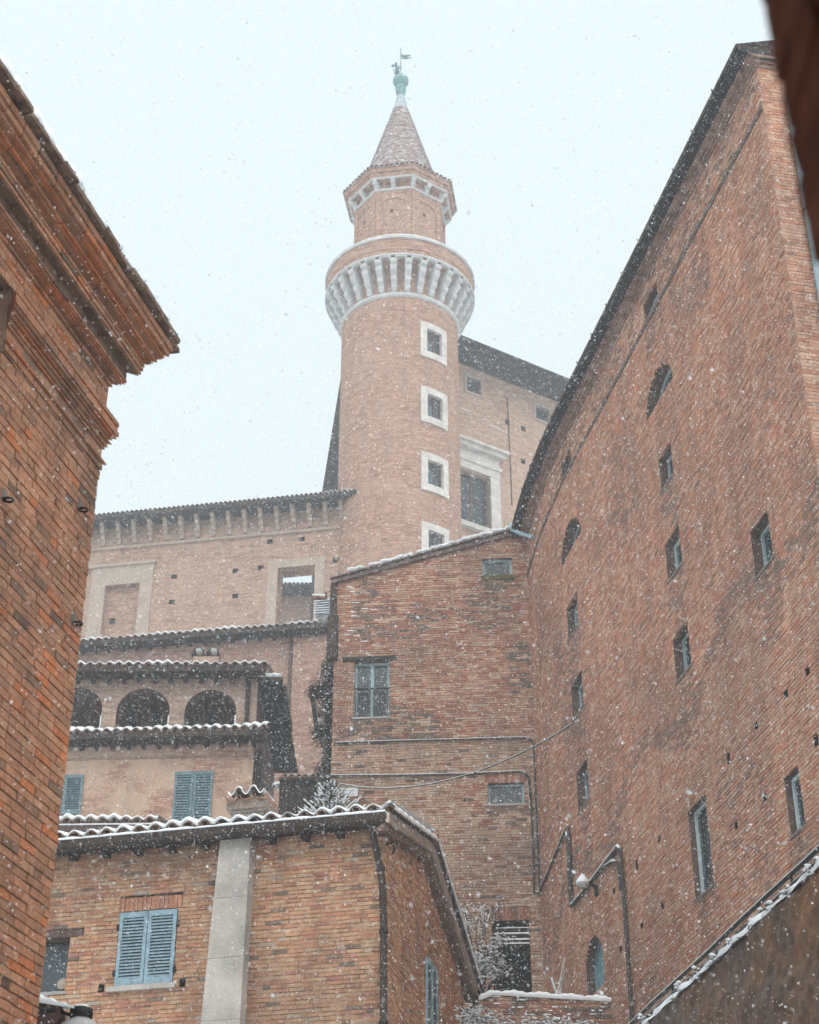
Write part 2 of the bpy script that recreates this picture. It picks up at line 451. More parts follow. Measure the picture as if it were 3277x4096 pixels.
def brick_wall(bricks, root, W, edges, z0, z1, mat, mortar, openings=(), bv=None, ch=0.066, bl=0.275, proud=0.006, name='wall', joint=0.010, step=None, jag=0.0):
    """edges(z) -> (s_left, s_right). Builds the mortar bed as the wall part and one brick after the other."""
    mb = MB(); wall_bits = []; z = z0; row = 0
    while z < z1 - 0.01:
        zt = min(z + ch, z1); zm = (z + zt) / 2
        e = edges(zm)
        if e is None: z = zt; row += 1; continue
        iv = [e]
        for o in openings:
            sp = o.span(zm)
            if sp: iv = subtract(iv, sp)
        for a, b in iv:
            if b - a < 0.02: continue
            k = max(1, int(math.ceil((b - a) / step))) if step else 1
            for q in range(k):
                x0, x1 = a + (b - a) * q / k, a + (b - a) * (q + 1) / k
                mb.poly([W.pt(x0, 0, z), W.pt(x1, 0, z), W.pt(x1, 0, zt), W.pt(x0, 0, zt)])
            s = a - (random.uniform(0, jag) if jag else 0); first = True
            end = b + (random.uniform(-jag, jag) if jag else 0)
            while s < end - 0.03:
                l = bl * random.choice((1, 1, 1, .5, .93, 1.06))
                if first: l *= random.choice((1, .5, .75)); first = False
                if end - (s + l) < 0.07: l = end - s
                v = bv(s + l / 2, zm) if bv else random.random()
                wall_bits.append((s + joint / 2, s + l - joint / 2, z + joint / 2, zt - joint / 2, random.uniform(.001, proud) + .004, v))
                s += l
        z = zt; row += 1
    wall = mb.build(name, mortar, root)
    for a in wall_bits: bricks.add(W, wall, mat, *a)
    return wall
def soldier(bricks, W, wall, mat, s0, s1, z0, z1, fan=0.0, bvr=(.25, .6)):
    n = max(2, int((s1 - s0) / 0.072))
    for k in range(n):
        a, b = s0 + (s1 - s0) * k / n + .004, s0 + (s1 - s0) * (k + 1) / n - .004
        bricks.add(W, wall, mat, a, b, z0, z1 + random.uniform(-.012, .012), .007 + random.uniform(0, .006), random.uniform(*bvr))

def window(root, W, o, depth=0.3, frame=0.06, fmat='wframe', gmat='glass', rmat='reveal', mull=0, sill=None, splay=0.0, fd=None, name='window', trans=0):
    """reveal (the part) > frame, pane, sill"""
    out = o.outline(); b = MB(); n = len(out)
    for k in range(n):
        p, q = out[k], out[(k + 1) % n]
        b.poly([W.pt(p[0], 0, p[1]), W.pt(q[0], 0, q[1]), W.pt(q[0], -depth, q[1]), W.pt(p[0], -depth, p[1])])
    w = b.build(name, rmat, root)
    fr = MB(); inn = o.outline(frame); dd = -depth + (fd or 0.05)
    for k in range(n):
        p, q, p2, q2 = out[k], out[(k + 1) % n], inn[k], inn[(k + 1) % n]
        fr.hexa([W.pt(p[0], dd, p[1]), W.pt(q[0], dd, q[1]), W.pt(q2[0], dd, q2[1]), W.pt(p2[0], dd, p2[1]),
                 W.pt(p[0], -depth, p[1]), W.pt(q[0], -depth, q[1]), W.pt(q2[0], -depth, q2[1]), W.pt(p2[0], -depth, p2[1])])
    for k in range(mull):
        c = o.s0 + (o.s1 - o.s0) * (k + 1) / (mull + 1)
        fr.wbox(W, c - frame * .6, c + frame * .6, -depth, dd + .004, o.z0 + frame, o.z1 - frame - o.rise * .15)
    for k in range(trans):
        c = o.z0 + (o.z1 - o.z0) * (k + 1) / (trans + 1)
        fr.wbox(W, o.s0 + frame, o.s1 - frame, -depth, dd + .006, c - frame * .4, c + frame * .4)
    fr.build('frame', fmat, w)
    pn = MB(); pn.poly([W.pt(s, -depth + .012, z) for s, z in o.outline(frame * .5)]); pn.build('pane', gmat, w)
    if sill:
        s_ = MB(); s_.wbox(W, o.s0 - .03, o.s1 + .03, -depth + .06, .03, o.z0 - .045, o.z0 + .004); s_.build('sill', sill, w)
    return w
def hole(root, W, s, z, w=.13, h=.14, depth=.3):
    b = MB(); o = [(s - w / 2, z - h / 2), (s + w / 2, z - h / 2), (s + w / 2, z + h / 2), (s - w / 2, z + h / 2)]
    for k in range(4):
        p, q = o[k], o[(k + 1) % 4]
        b.poly([W.pt(p[0], 0, p[1]), W.pt(q[0], 0, q[1]), W.pt(q[0], -depth, q[1]), W.pt(p[0], -depth, p[1])])
    b.poly([W.pt(p[0], -depth, p[1]) for p in o]); b.build('putlog_hole', 'dark', root)
def rect(W, *px):
    """opening from four photograph corners: TL, TR, BR, BL"""
    q = [W.sz(*p) for p in px]
    return Opening((q[0][0] + q[3][0]) / 2, (q[1][0] + q[2][0]) / 2, (q[2][1] + q[3][1]) / 2, (q[0][1] + q[1][1]) / 2)
def soft_box(name, W, s0, s1, d0, d1, z0, z1, mat, root, kind=None):
    b = MB(); b.wbox(W, s0, s1, d0, d1, z0, z1); return b.build(name, mat, root, kind=kind)

# ------------------------------------------------------------------ roof tiles and snow
def tile_mesh(r, length, inv=False, taper=.82, mat='tile'):
    b = MB(); n = 8; rows = []
    for y, rr in ((0, r), (length, r * taper)):
        for t in (0, .014):
            rows.append([((rr - t) * math.cos(math.pi * k / n), y, ((rr - t) * math.sin(math.pi * k / n) * (-1 if inv else 1)) + (r * .55 if inv else 0)) for k in range(n + 1)])
    b.grid([rows[1], rows[0], rows[2], rows[3]])
    me = bpy.data.meshes.new('tile'); me.from_pydata([tuple(p) for p in b.v], [], b.f); me.materials.append(M[mat])
    me.polygons.foreach_set('use_smooth', [True] * len(me.polygons)); return me
TM = {}
def tile_row(roof, A, B, upslope, pitch, spacing, r, length=.42, mat='tile', jitter=.012, rows=1, snow=None, snow_root=None, thick=.045, depth=1.2, skip=None, lip=.0):
    """cover and channel tiles along the eave A-B; each tile is an object under the roof part"""
    A, B = Vector(A), Vector(B); L_ = (B - A).length; X = (B - A).normalized()
    U = Vector((upslope[0], upslope[1], 0)); U = (U - X * U.dot(X)); U.z = 0; U.normalize()
    Y = (U * math.cos(pitch) + Vector((0, 0, math.sin(pitch)))).normalized()
    Z = X.cross(Y).normalized()
    if Z.z < 0: Z = -Z
    for inv in (False, True):
        key = (round(r, 3), round(length, 2), inv, mat)
        if key not in TM: TM[key] = tile_mesh(r, length, inv, mat=mat)
    n = int(L_ / spacing); org = ORG[roof.name]
    for row in range(rows):
        for k in range(n + 1):
            for inv in (False, True):
                s = (k + (.5 if inv else 0)) * spacing + random.uniform(-jitter, jitter)
                if s > L_ + .02: continue
                p = A + X * s + Y * (row * length * .82 + random.uniform(-jitter, jitter) * 1.6) + Z * (row * .004)
                if skip and skip(s): continue
                o = put('tile', TM[(round(r, 3), round(length, 2), inv, mat)], roof)
                Xr = X; rot = Matrix((Xr, Y, Z)).transposed().to_4x4()
                rot = rot @ Matrix.Rotation(random.uniform(-.05, .05), 4, 'Y') @ Matrix.Rotation(random.uniform(-.03, .03), 4, 'Z')
                o.matrix_local = Matrix.Translation(p - org) @ rot
                ORG[o.name] = p
    if snow:
        b = MB(); per = 10; nu = max(4, int(L_ / spacing * per)); nv = 5
        ph = random.uniform(0, 50)
        def top(s, v):
            c = .5 + .5 * math.cos(2 * math.pi * s / spacing)
            nz = .5 + .5 * math.sin(s * 1.7 + ph) * math.sin(s * .61 + 2 * ph) + .25 * math.sin(s * 5.3 + ph) + .18 * math.sin(s * 13.1 + ph * 3)
            return r * (.34 + .66 * c) + max(.006, thick * (.30 + .75 * nz)) + v * .02
        def under(s): c = .5 + .5 * math.cos(2 * math.pi * s / spacing); return r * (.14 + .86 * c ** .65) + .002
        rows_ = []
        fr = [[], [], []]
        for i in range(nu + 1):
            s = -.05 + (L_ + .1) * i / nu; t = top(s, 0); u_ = under(s)
            hang = .012 + .018 * math.sin(s * 9 + ph) ** 2
            fr[0].append(A + X * s + Y * .06 + Z * u_); fr[1].append(A + X * s - Y * hang + Z * (u_ + .3 * (t - u_))); fr[2].append(A + X * s - Y * (hang * .4) + Z * (u_ + .8 * (t - u_)))
        rows_ = [fr[0], fr[1], fr[2]]
        for v in range(nv + 1):
            y = .05 + depth * (v / nv) ** 1.4
            rows_.append([A + X * (-.05 + (L_ + .1) * i / nu) + Y * y + Z * top(-.05 + (L_ + .1) * i / nu, v) for i in range(nu + 1)])
        b.grid(rows_); b.build('snow', 'snow', snow_root or roof, kind='stuff', smooth=True)
    return X, Y, Z
def slab(name, pts, t, mat, root, kind=None):
    """thick plate: pts in order round its top"""
    b = MB(); n = len(pts); top = [Vector(p) for p in pts]; bot = [p - Vector((0, 0, t)) for p in top]
    b.poly(top); b.poly(bot[::-1])
    for k in range(n): b.poly([top[k], bot[k], bot[(k + 1) % n], top[(k + 1) % n]])
    return b.build(name, mat, root, kind=kind)
def prism(name, foot, z0, z1, mat, root, uv=None):
    b = MB(); n = len(foot)
    for k in range(n):
        p, q = foot[k], foot[(k + 1) % n]
        b.poly([(p[0], p[1], z0), (q[0], q[1], z0), (q[0], q[1], z1), (p[0], p[1], z1)])
    b.poly([(p[0], p[1], z1) for p in foot]); return b.build(name, mat, root)
def far_wall(name, W, edges, z0, z1, mat, root, openings=(), strip=.25):
    """far wall in courses of strips so that openings are real; UV in metres"""
    b = MB(); z = z0; uvs = []
    cuts = sorted(set([z0, z1] + [z_ for o in openings for z_ in (o.z0, o.z1) if z0 < z_ < z1] +
                      [o.z1 - o.rise + o.rise * k / 8 for o in openings if o.rise for k in range(9)]))
    rows = []
    for a, c in zip(cuts, cuts[1:]):
        n = max(1, int((c - a) / 1.5)); rows += [(a + (c - a) * k / n, a + (c - a) * (k + 1) / n) for k in range(n)]
    for a, c in rows:
        if c - a < 1e-4: continue
        zm = (a + c) / 2; e = edges(zm)
        if e is None: continue
        iv = [e]
        for o in openings:
            sp = o.span(zm)
            if sp: iv = subtract(iv, sp)
        for s0, s1 in iv:
            e0, e1 = edges(a), edges(c)
            l0, l1, r0, r1 = s0, s0, s1, s1
            b.poly([W.pt(l0, 0, a), W.pt(r0, 0, a), W.pt(r1, 0, c), W.pt(l1, 0, c)]); uvs += [(l0, a), (r0, a), (r1, c), (l1, c)]
    o = b.build(name, mat, root)
    ul = o.data.uv_layers[0] if len(o.data.uv_layers) else o.data.uv_layers.new(name='uv')
    ul.data.foreach_set('uv', [x for l in o.data.loops for x in uvs[l.vertex_index]])
    return o

# ================================================================== THE SETTING
def build_ground():
    b = MB(); n = 24; S = 230.0
    rows = []
    for i in range(n + 1):
        rows.append([(-S + 2 * S * j / n, -S + 2 * S * i / n + 60, -.02 + .02 * math.sin(i * 1.3) * math.sin(j * 1.7)) for j in range(n + 1)])
    b.grid(rows); o = b.build('ground', 'ground', smooth=True); o['kind'] = 'structure'
build_ground()

# ================================================================== LEFT BUILDING (near, brick, moulded cornice)
def build_left():
    a = R(15.56); W = Wall((-.2171 * 11.1, 11.1), (math.sin(a), math.cos(a)))
    root = thing('brick_palazzo', W.pt(0, 0, 0), 'near orange brick building at the left edge with moulded cornice and tiled snowy eave', 'building')
    HIDE[root.name] = lambda x, y: False
    br = Bricks(root); zc = H + 7.20
    soft_box('body', W, -9, -.06, -6, -.22, 0, H + 8.5, 'mortar_left', root)
    def bv(s, z):
        v = .15 + .68 * random.betavariate(2.6, 2.4)
        if random.random() < .06: v = random.uniform(.85, 1)
        if random.random() < .04: v = random.uniform(0, .15)
        return v
    rings = [W.sz(308, 2035), W.sz(285, 2490), W.sz(5, 1995)]
    ops = []
    wall = brick_wall(br, root, W, lambda z: (-1.62, 0.0), H + 2.2, zc, 'brick_left', 'mortar_left', ops, bv, ch=.0655, bl=.215, proud=.009, joint=.011, jag=.006)
    fr = brick_wall(br, root, W, lambda z: (-3.4, -.005), H + 7.74, H + 8.0, 'brick_left', 'mortar_left', (), bv, ch=.0655, proud=.008, name='frieze')
    soft_box('wall_base', W, -9, 0, -.05, 0.006, 0, H + 2.2, 'mortar_left', root)
    # cornice: moulded clay courses, (z0, z1, projection, round)
    courses = [(7.205, 7.262, .018, 0), (7.262, 7.290, .040, 0), (7.290, 7.335, .006, 0), (7.335, 7.400, .004, 0), (7.400, 7.425, .022, 0), (7.425, 7.462, .034, 0), (7.462, 7.482, .055, 0),
               (7.482, 7.60, .092, 1), (7.60, 7.640, .082, 0), (7.640, 7.69, .088, 0), (7.69, 7.74, .030, 0),
               (8.0, 8.035, .025, 0), (8.035, 8.12, .105, 1), (8.12, 8.205, .10, 0), (8.188, 8.206, .172, 0), (8.207, 8.245, .185, 0), (8.245, 8.29, .195, 0), (8.29, 8.325, .20, 0), (8.325, 8.375, .25, 1), (8.375, 8.40, .275, 0),
               (8.40, 8.47, .315, 1), (8.47, 8.53, .345, 0), (8.53, 8.60, .36, 0)]
    cornice = soft_box('cornice', W, -4.5, 0, -.05, .003, H + 7.74, H + 8.6, 'mortar_left', root)
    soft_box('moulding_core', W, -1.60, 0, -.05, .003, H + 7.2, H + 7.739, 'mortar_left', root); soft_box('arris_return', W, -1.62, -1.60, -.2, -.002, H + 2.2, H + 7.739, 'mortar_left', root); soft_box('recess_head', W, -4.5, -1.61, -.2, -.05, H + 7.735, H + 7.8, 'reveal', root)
    def piece(s0, s1, z0, z1, o, rnd, mitre0=False, mitre1=False, v=.5, base=0.0):
        b = MB()
        if rnd == 2:
            prof = [(base, z0), (base + o * .45 if False else o - (z1 - z0) * .55, z0)] + [(o - (z1 - z0) * .55 + (z1 - z0) * .55 * math.sin(math.pi / 2 * k / 5), z0 + (z1 - z0) * (1 - math.cos(math.pi / 2 * k / 5))) for k in range(1, 6)] + [(base, z1)]
        else:
            prof = [(base, z0), (o, z0 + .002), (o, z1 - .002), (base, z1)]
        A = [W.pt(s0 - (d if mitre0 else 0), d, H + z) for d, z in prof]; B = [W.pt(s1 + (d if mitre1 else 0), d, H + z) for d, z in prof]
        n = len(prof); i0 = len(b.v); b.v += [tuple(p) for p in A + B]
        for k in range(n - 1): b.f.append((k, k + 1, n + k + 1, n + k)); b.mi.append(0)
        b.f.append(tuple(range(n))[::-1]); b.f.append(tuple(range(n, 2 * n))); b.mi += [0, 0]
        b.bv = [v] * len(b.f)
        b.build('cornice_brick', 'brick_left', cornice, centre=True)
    s_end = {False: -1.60, True: -3.6}
    cc_ = []
    for (z0, z1, o, rnd) in courses:      # rounded courses: a thin fillet, a small cove and a crisp nosing
        if rnd:
            h = z1 - z0; cc_ += [(z0, z0 + h * .18, o - h * .55, 0), (z0 + h * .18, z0 + h * .36, o - h * .28, 0), (z0 + h * .36, z0 + h * .58, o - h * .10, 0), (z0 + h * .58, z1, o, 0)]
        else: cc_.append((z0, z1, o, 0))
    courses = cc_
    for (z0, z1, o, rnd) in courses:
        upper = z0 > 7.9
        s = 0.0; l = random.uniform(.15, .3); far = -3.6 if upper else -1.60
        first = True
        while s > far + .01:
            l = random.uniform(.22, .30)
            if z1 - z0 < .03: l *= 1.5
            e = max(far, s - l)
            if e - far < .08: e = far
            v = min(1, max(0, random.gauss(.5, .2)))
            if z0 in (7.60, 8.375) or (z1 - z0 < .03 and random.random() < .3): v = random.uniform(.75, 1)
            if 8.11 < z0 < 8.2: v = random.uniform(0, .06)  # cove and added soffit course: shade under the corona painted as darkest brick
            oo = o + random.uniform(-.0015, .0015)
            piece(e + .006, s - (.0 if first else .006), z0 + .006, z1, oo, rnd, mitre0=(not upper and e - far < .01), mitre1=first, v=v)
            first = False; s = e
    # recessed bay at the far left, its bricks set back behind the arris
    pw = Wall(W.pt(0, -.13, 0), W.u)
    brick_wall(br, root, pw, lambda z: (-3.2, -1.6), H + 4.5, H + 7.735, 'brick_left', 'mortar_left', (), bv, name='recessed_wall', proud=.009)
    # iron rings on stone pegs
    for k, (s, z) in enumerate(rings):
        b = MB(); b.hexa([W.pt(s - .02, .035, z), W.pt(s + .018, .035, z), W.pt(s + .018, .03, z + .06), W.pt(s - .02, .03, z + .06), W.pt(s - .03, .01, z - .01), W.pt(s + .026, .01, z - .01), W.pt(s + .026, .01, z + .08), W.pt(s - .03, .01, z + .08)])
        peg = b.build('stone_peg', 'sill_dark', root)
        t = MB(); c = W.pt(s + .005, .055, z - .015)
        t.tube([c + W.u * (.028 * math.cos(q * math.pi / 6)) + W.n * (.028 * math.sin(q * math.pi / 6)) for q in range(13)], .009, 6, False)
        t.build('iron_ring', 'iron', peg, smooth=True)
    # eave tiles and snow
    ze = H + 8.615
    roof = slab('roof', [W.pt(-4, .33, ze + .06), W.pt(.33, .33, ze + .06), W.pt(.33, -5, ze + 1.9), W.pt(-4, -5, ze + 1.9)], .05, 'tile_moss', root)
    def flat_tile(Wx, s0, s1, d0, d1, z, name='tile'):
        b = MB(); j = lambda a: random.uniform(-a, a); t0, t1 = j(.012), j(.012); dn = d1 + j(.02)
        b.hexa([Wx.pt(s0, dn, z + t0), Wx.pt(s1, dn + j(.012), z + t1), Wx.pt(s1, dn, z + t1 + .04), Wx.pt(s0, dn, z + t0 + .04), Wx.pt(s0, d0, z + .04 + t0), Wx.pt(s1, d0, z + .04 + t1), Wx.pt(s1, d0, z + .09), Wx.pt(s0, d0, z + .09)]); b.build(name, 'tile_moss', roof, centre=True)
    s = .37
    while s > -3.8:
        l = random.uniform(.19, .30); flat_tile(W, s - l + .006, s, .22, .425, ze + random.uniform(-.006, .006)); s -= l
    RW = Wall(W.pt(.0, .0, 0), -W.n)
    for k in range(3): RW_ = Wall(W.pt(0, .40, 0), (-W.n.x, -W.n.y)); RW_.n = Vector((W.u.x, W.u.y, 0)); flat_tile(RW_, .02 + k * .27, .28 + k * .27, .22, .47, ze - .015)
    sn = MB(); rows = []
    for i in range(141):
        s = -3.8 + 4.2 * i / 140; t = .045 + .025 * math.sin(s * 2.3) + .018 * math.sin(s * 7.1 + 1) + .012 * math.sin(s * 19); t = max(.012, t) + max(0, -s) * .028; e = .415 + .012 * math.sin(s * 11) + .01 * math.sin(s * 27)
        rows.append([W.pt(s, e - .03, ze + .035), W.pt(s, e, ze + .05), W.pt(s, e - .02, ze + .05 + t * .8), W.pt(s, e - .12, ze + .11 + t), W.pt(s, -2, ze + .95 + t)])
    sn.grid(rows); sn.poly(rows[-1]); sn.build('snow', 'snow', root, kind='stuff', smooth=True)
    # grass tufts in the tile joints
    t = MB()
    for k in range(70):
        s = random.uniform(-3.4, .35); p = W.pt(s, .425 + random.uniform(-.03, .01), ze + .02 + random.uniform(0, .04))
        for q in range(3):
            d = Vector((random.uniform(-1, 1), random.uniform(-1, 1), random.uniform(.4, 1.6))).normalized() * random.uniform(.02, .05)
            w_ = Vector((random.uniform(-1, 1), random.uniform(-1, 1), 0)) * .004
            t.poly([p - w_, p + w_, p + d])
    t.build('moss_tufts', 'moss', root, kind='stuff')
    br.finish()
build_left()

# ================================================================== RIGHT BUILDING (great brick wall bending at its far end)
GW = BentWall((6.09, 21.37), R(-12), 11.0, R(1.42), 17.4)
def build_right():
    W = GW; root = thing('great_brick_building', (6.09, 21.37, 0), 'tall brick building along the right with small deep windows and a long dark eave', 'building')
    HIDE[root.name] = lambda x, y: y > 4096 - (x - 2560) * .93
    br = Bricks(root)
    TLEN = 17.0
    rects = [[(2748, 3256), (2820, 3177), (2862, 3530), (2789, 3602)], [(3136, 3120), (3193, 3064), (3227, 3291), (3168, 3351)], [(2693, 2558), (2750, 2481), (2770, 2659), (2707, 2731)],
             [(3003, 2137), (3073, 2041), (3095, 2233), (3025, 2311)], [(2659, 2185), (2718, 2100), (2731, 2248), (2677, 2329)], [(2268, 2429), (2309, 2366), (2317, 2499), (2274, 2559)],
             [(2285, 2744), (2328, 2688), (2338, 2818), (2292, 2884)], [(2305, 3089), (2349, 3041), (2360, 3196), (2315, 3252)], [(2575, 1198), (2631, 1131), (2634, 1206), (2582, 1280)],
             [(2637, 1839), (2684, 1757), (2696, 1890), (2646, 1976)], [(2247, 1852), (2285, 1786), (2286, 1870), (2248, 1930)]]
    ops = [rect(W, *q) for q in rects]
    arched = []
    for (xl, xr, xt, yt, xb, yb) in [(2247, 2322, 2296, 2074, 2247, 2262), (2590, 2689, 2660, 1447, 2588, 1672)]:
        s0 = W.sz(xb, yb)[0]; s1 = W.sz(xr, (yt + yb) / 2 - 30)[0]; z0 = W.sz(xb, yb)[1]; z1 = W.sz(xt, yt)[1]
        arched.append(Opening(s0 - .02, s1 + .08, z0 - .06, z1 + .1, (s1 - s0) * .5))
    s0, z0 = W.sz(2352, 3985); s1 = W.sz(2424, 3988)[0]; z1 = W.sz(2398, 3724)[1]
    door = Opening(s0, s1, z0 - .1, z1, (s1 - s0) * .45)
    holes = [W.sz(2000 + x / 1.351, 3000 + y / 1.351) for x, y in [(1238, 45), (1433, 250), (1280, 400), (862, 480), (741, 622), (619, 760), (879, 835), (769, 955), (655, 1075)]]
    holes += [W.sz(2000 + x / 1.351, 1900 + y / 1.351) for x, y in [(1663, 1050), (1548, 1185), (1388, 1360), (1710, 1435)]]
    hop = [Opening(s - .075, s + .075, z - .07, z + .07) for s, z in holes]
    zt = H + 22.48
    sills = ops[:10]
    zs = (W.sz(3061, 449)[1] + W.sz(2712, 1072)[1] + W.sz(2519, 1398)[1]) / 3
    def bv(s, z):
        # lower part: paler repair bricks; upper: redder; run-off stains below the sills
        line = H + 12.6 + .12 * (s + 8) + .4 * math.sin(s * 1.3)
        v = random.betavariate(2, 2.1)
        v = v * .86 + .12
        if z < line: v = min(1, v * .8 + .26)
        if random.random() < .14: v = random.uniform(.38, .5)
        if z > zs and random.random() < .5: v = random.choice((random.uniform(0, .2), random.uniform(.75, 1)))
        if abs(z - line) < .28 and random.random() < .7: v *= .32
        if math.sin(s * .7 + 1.2) * math.sin(z * .55 + s * .4) > .72 and random.random() < .35: v *= .35
        for o in sills:
            if o.s0 - .05 < s < o.s1 + .1 and o.z0 - 1.5 < z < o.z0 and random.random() < .8 - (o.z0 - z) * .45: v *= .32
        return v
    brick_wall(br, root, W, lambda z: (-TLEN, 0), H + 4.0, zt, 'brick_great', 'mortar_great', ops + arched + [door] + hop, bv, ch=.066, bl=.23, proud=.014, joint=.013, step=.5, jag=.0)
    lo = MB(); lo.grid([[W.pt(-TLEN * k / 30, 0, z) for k in range(31)] for z in (0, H + 4.0)]); lo.build('wall_base', 'mortar_great', root)
    # end face towards the camera
    a = R(-12); E_ = Wall((6.09, 21.37), (math.cos(a), -math.sin(a)))
    brick_wall(br, root, E_, lambda z: (0, 3.2), H + 12.0, zt, 'brick_great', 'mortar_great', (), lambda s, z: min(1, random.betavariate(2.4, 1.6) * .9 + .1), ch=.068, bl=.28, proud=.012, name='end_wall')
    soft_box('end_wall_base', E_, 0, 3.2, -.2, 0, 0, H + 12.0, 'mortar_great', root)
    # inner darkness so that nothing shines through
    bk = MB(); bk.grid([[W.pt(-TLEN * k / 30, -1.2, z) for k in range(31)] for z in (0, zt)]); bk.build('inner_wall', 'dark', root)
    for k, o in enumerate(ops):
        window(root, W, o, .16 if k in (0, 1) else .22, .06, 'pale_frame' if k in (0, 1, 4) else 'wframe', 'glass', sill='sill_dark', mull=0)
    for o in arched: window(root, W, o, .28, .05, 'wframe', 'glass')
    dw = window(root, W, door, .22, .06, 'door', 'door', name='arched_door')
    for s, z in holes: hole(root, W, s, z, .15, .14)
    # string course, cornice courses and eave
    def band(name, z0, z1, d, mat, s0=-TLEN, s1=0.0, ret=True):
        b = MB(); rows = []
        for k in range(41):
            s = s0 + (s1 - s0) * k / 40
            rows.append([W.pt(s, -.02, z0), W.pt(s, d, z0), W.pt(s, d, z1), W.pt(s, -.02, z1)])
        if ret:
            rows.append(None)
            q_ = E_.n * min(d, .15); rows[-1] = [W.pt(0, -.02, z0) + q_, W.pt(0, d, z0) + q_, W.pt(0, d, z1) + q_, W.pt(0, -.02, z1) + q_]
            d = min(d, .15); rows.append([E_.pt(3.2, d, z0), E_.pt(3.2, d + .001, z0), E_.pt(3.2, d + .001, z1), E_.pt(3.2, d, z1)])
        b.grid(rows, True); return b.build(name, mat, root)
    band('string_course', zs - .045, zs + .045, .035, 'string_dark', ret=False)
    sE = W.sz(2033, 2112, .42)[0]
    for k, (dz, d) in enumerate(((.20, .04), (.14, .09), (.08, .15), (.045, .21))):
        band('cornice_course', zt - dz, zt - dz + .05, d, 'eave_brick', sE - .4)
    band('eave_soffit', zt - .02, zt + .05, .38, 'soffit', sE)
    band('eave_gutter', zt + .05, zt + .15, .42, 'gutter', sE - .02)
    # roof plate above the eave
    b = MB(); rows = []
    for k in range(31):
        s = sE * k / 30; rows.append([W.pt(s, .40, zt + .16), W.pt(s, -4.5, zt + 1.9)])
    rows.insert(0, [W.pt(0, .40, zt + .16) + E_.n * .14, W.pt(0, -4.5, zt + 1.9) + E_.n * .14])
    b.grid(rows); b.build('roof', 'tile_dark', root)
    # gutter brackets seen as little spikes along the edge
    for k in range(14):
        s = -1 - k * 1.05; b = MB(); b.tube([W.pt(s, .42, zt + .10), W.pt(s, .44, zt + .18)], .012, 5); b.build('gutter_hook', 'iron', root)
    # rain pipe on the end face
    b = MB(); b.tube([E_.pt(.47, .10, z) for z in (H + 3, H + 12, H + 17, H + 21.6)], .062, 10); p = b.build('rain_pipe', 'light_pipe', root, smooth=True, label='pale blue-grey rain pipe on the end wall')
    for z in (H + 14, H + 16.5, H + 19):
        b = MB(); b.tube([E_.pt(.47, .10, z - .03), E_.pt(.47, .10, z + .03)], .078, 10); b.build('pipe_clip', 'pipe', p)
    # swan-neck pipe under the far end of the eave
    b = MB(); pts = [(2043, 2095, .42), (2048, 2118, .40), (2062, 2126, .33), (2095, 2138, .2), (2131, 2150, .06)]
    P_ = []
    for x, y, d in pts: s, z = W.sz(x, y, d); P_.append(W.pt(s, d, z))
    b.tube(P_, .05, 8); b.build('swan_neck_pipe', 'light_pipe', root, smooth=True)
    # service pipes climbing along the wall
    def run(px, r=.035, name='service_pipe', mat='pipe', d=.07):
        P_ = []
        for x, y in px: s, z = W.sz(x, y, d); P_.append(W.pt(s, d, z))
        b = MB(); b.tube(P_, r, 8); o = b.build(name, mat, root, smooth=True)
        sn = MB()
        for p, q in zip(P_, P_[1:]):
            hz = (q - p); 
            if abs(hz.z) < .75 * hz.length: sn.tube([p + Vector((0, 0, r * .75)), q + Vector((0, 0, r * .75))], r * .8, 6)
        if sn.v: sn.build('snow_on_pipe', 'snow', o, kind='stuff', smooth=True)
    z_ = lambda x, y: (2000 + x / 1.351, 3000 + y / 1.351)
    run([z_(218, 760), z_(352, 440), z_(366, 415), z_(374, 470), z_(386, 850)], .034)
    run([z_(360, 455), z_(366, 470), z_(384, 842), z_(392, 838), z_(450, 770), z_(635, 525), z_(648, 540), z_(655, 600), z_(668, 760), z_(690, 1110), z_(716, 1481), z_(725, 1600)], .04)
    run([z_(495, 712), z_(540, 650), z_(605, 605), z_(628, 605), z_(640, 640), z_(652, 760)], .028)
    br.finish()
    return E_
build_right()

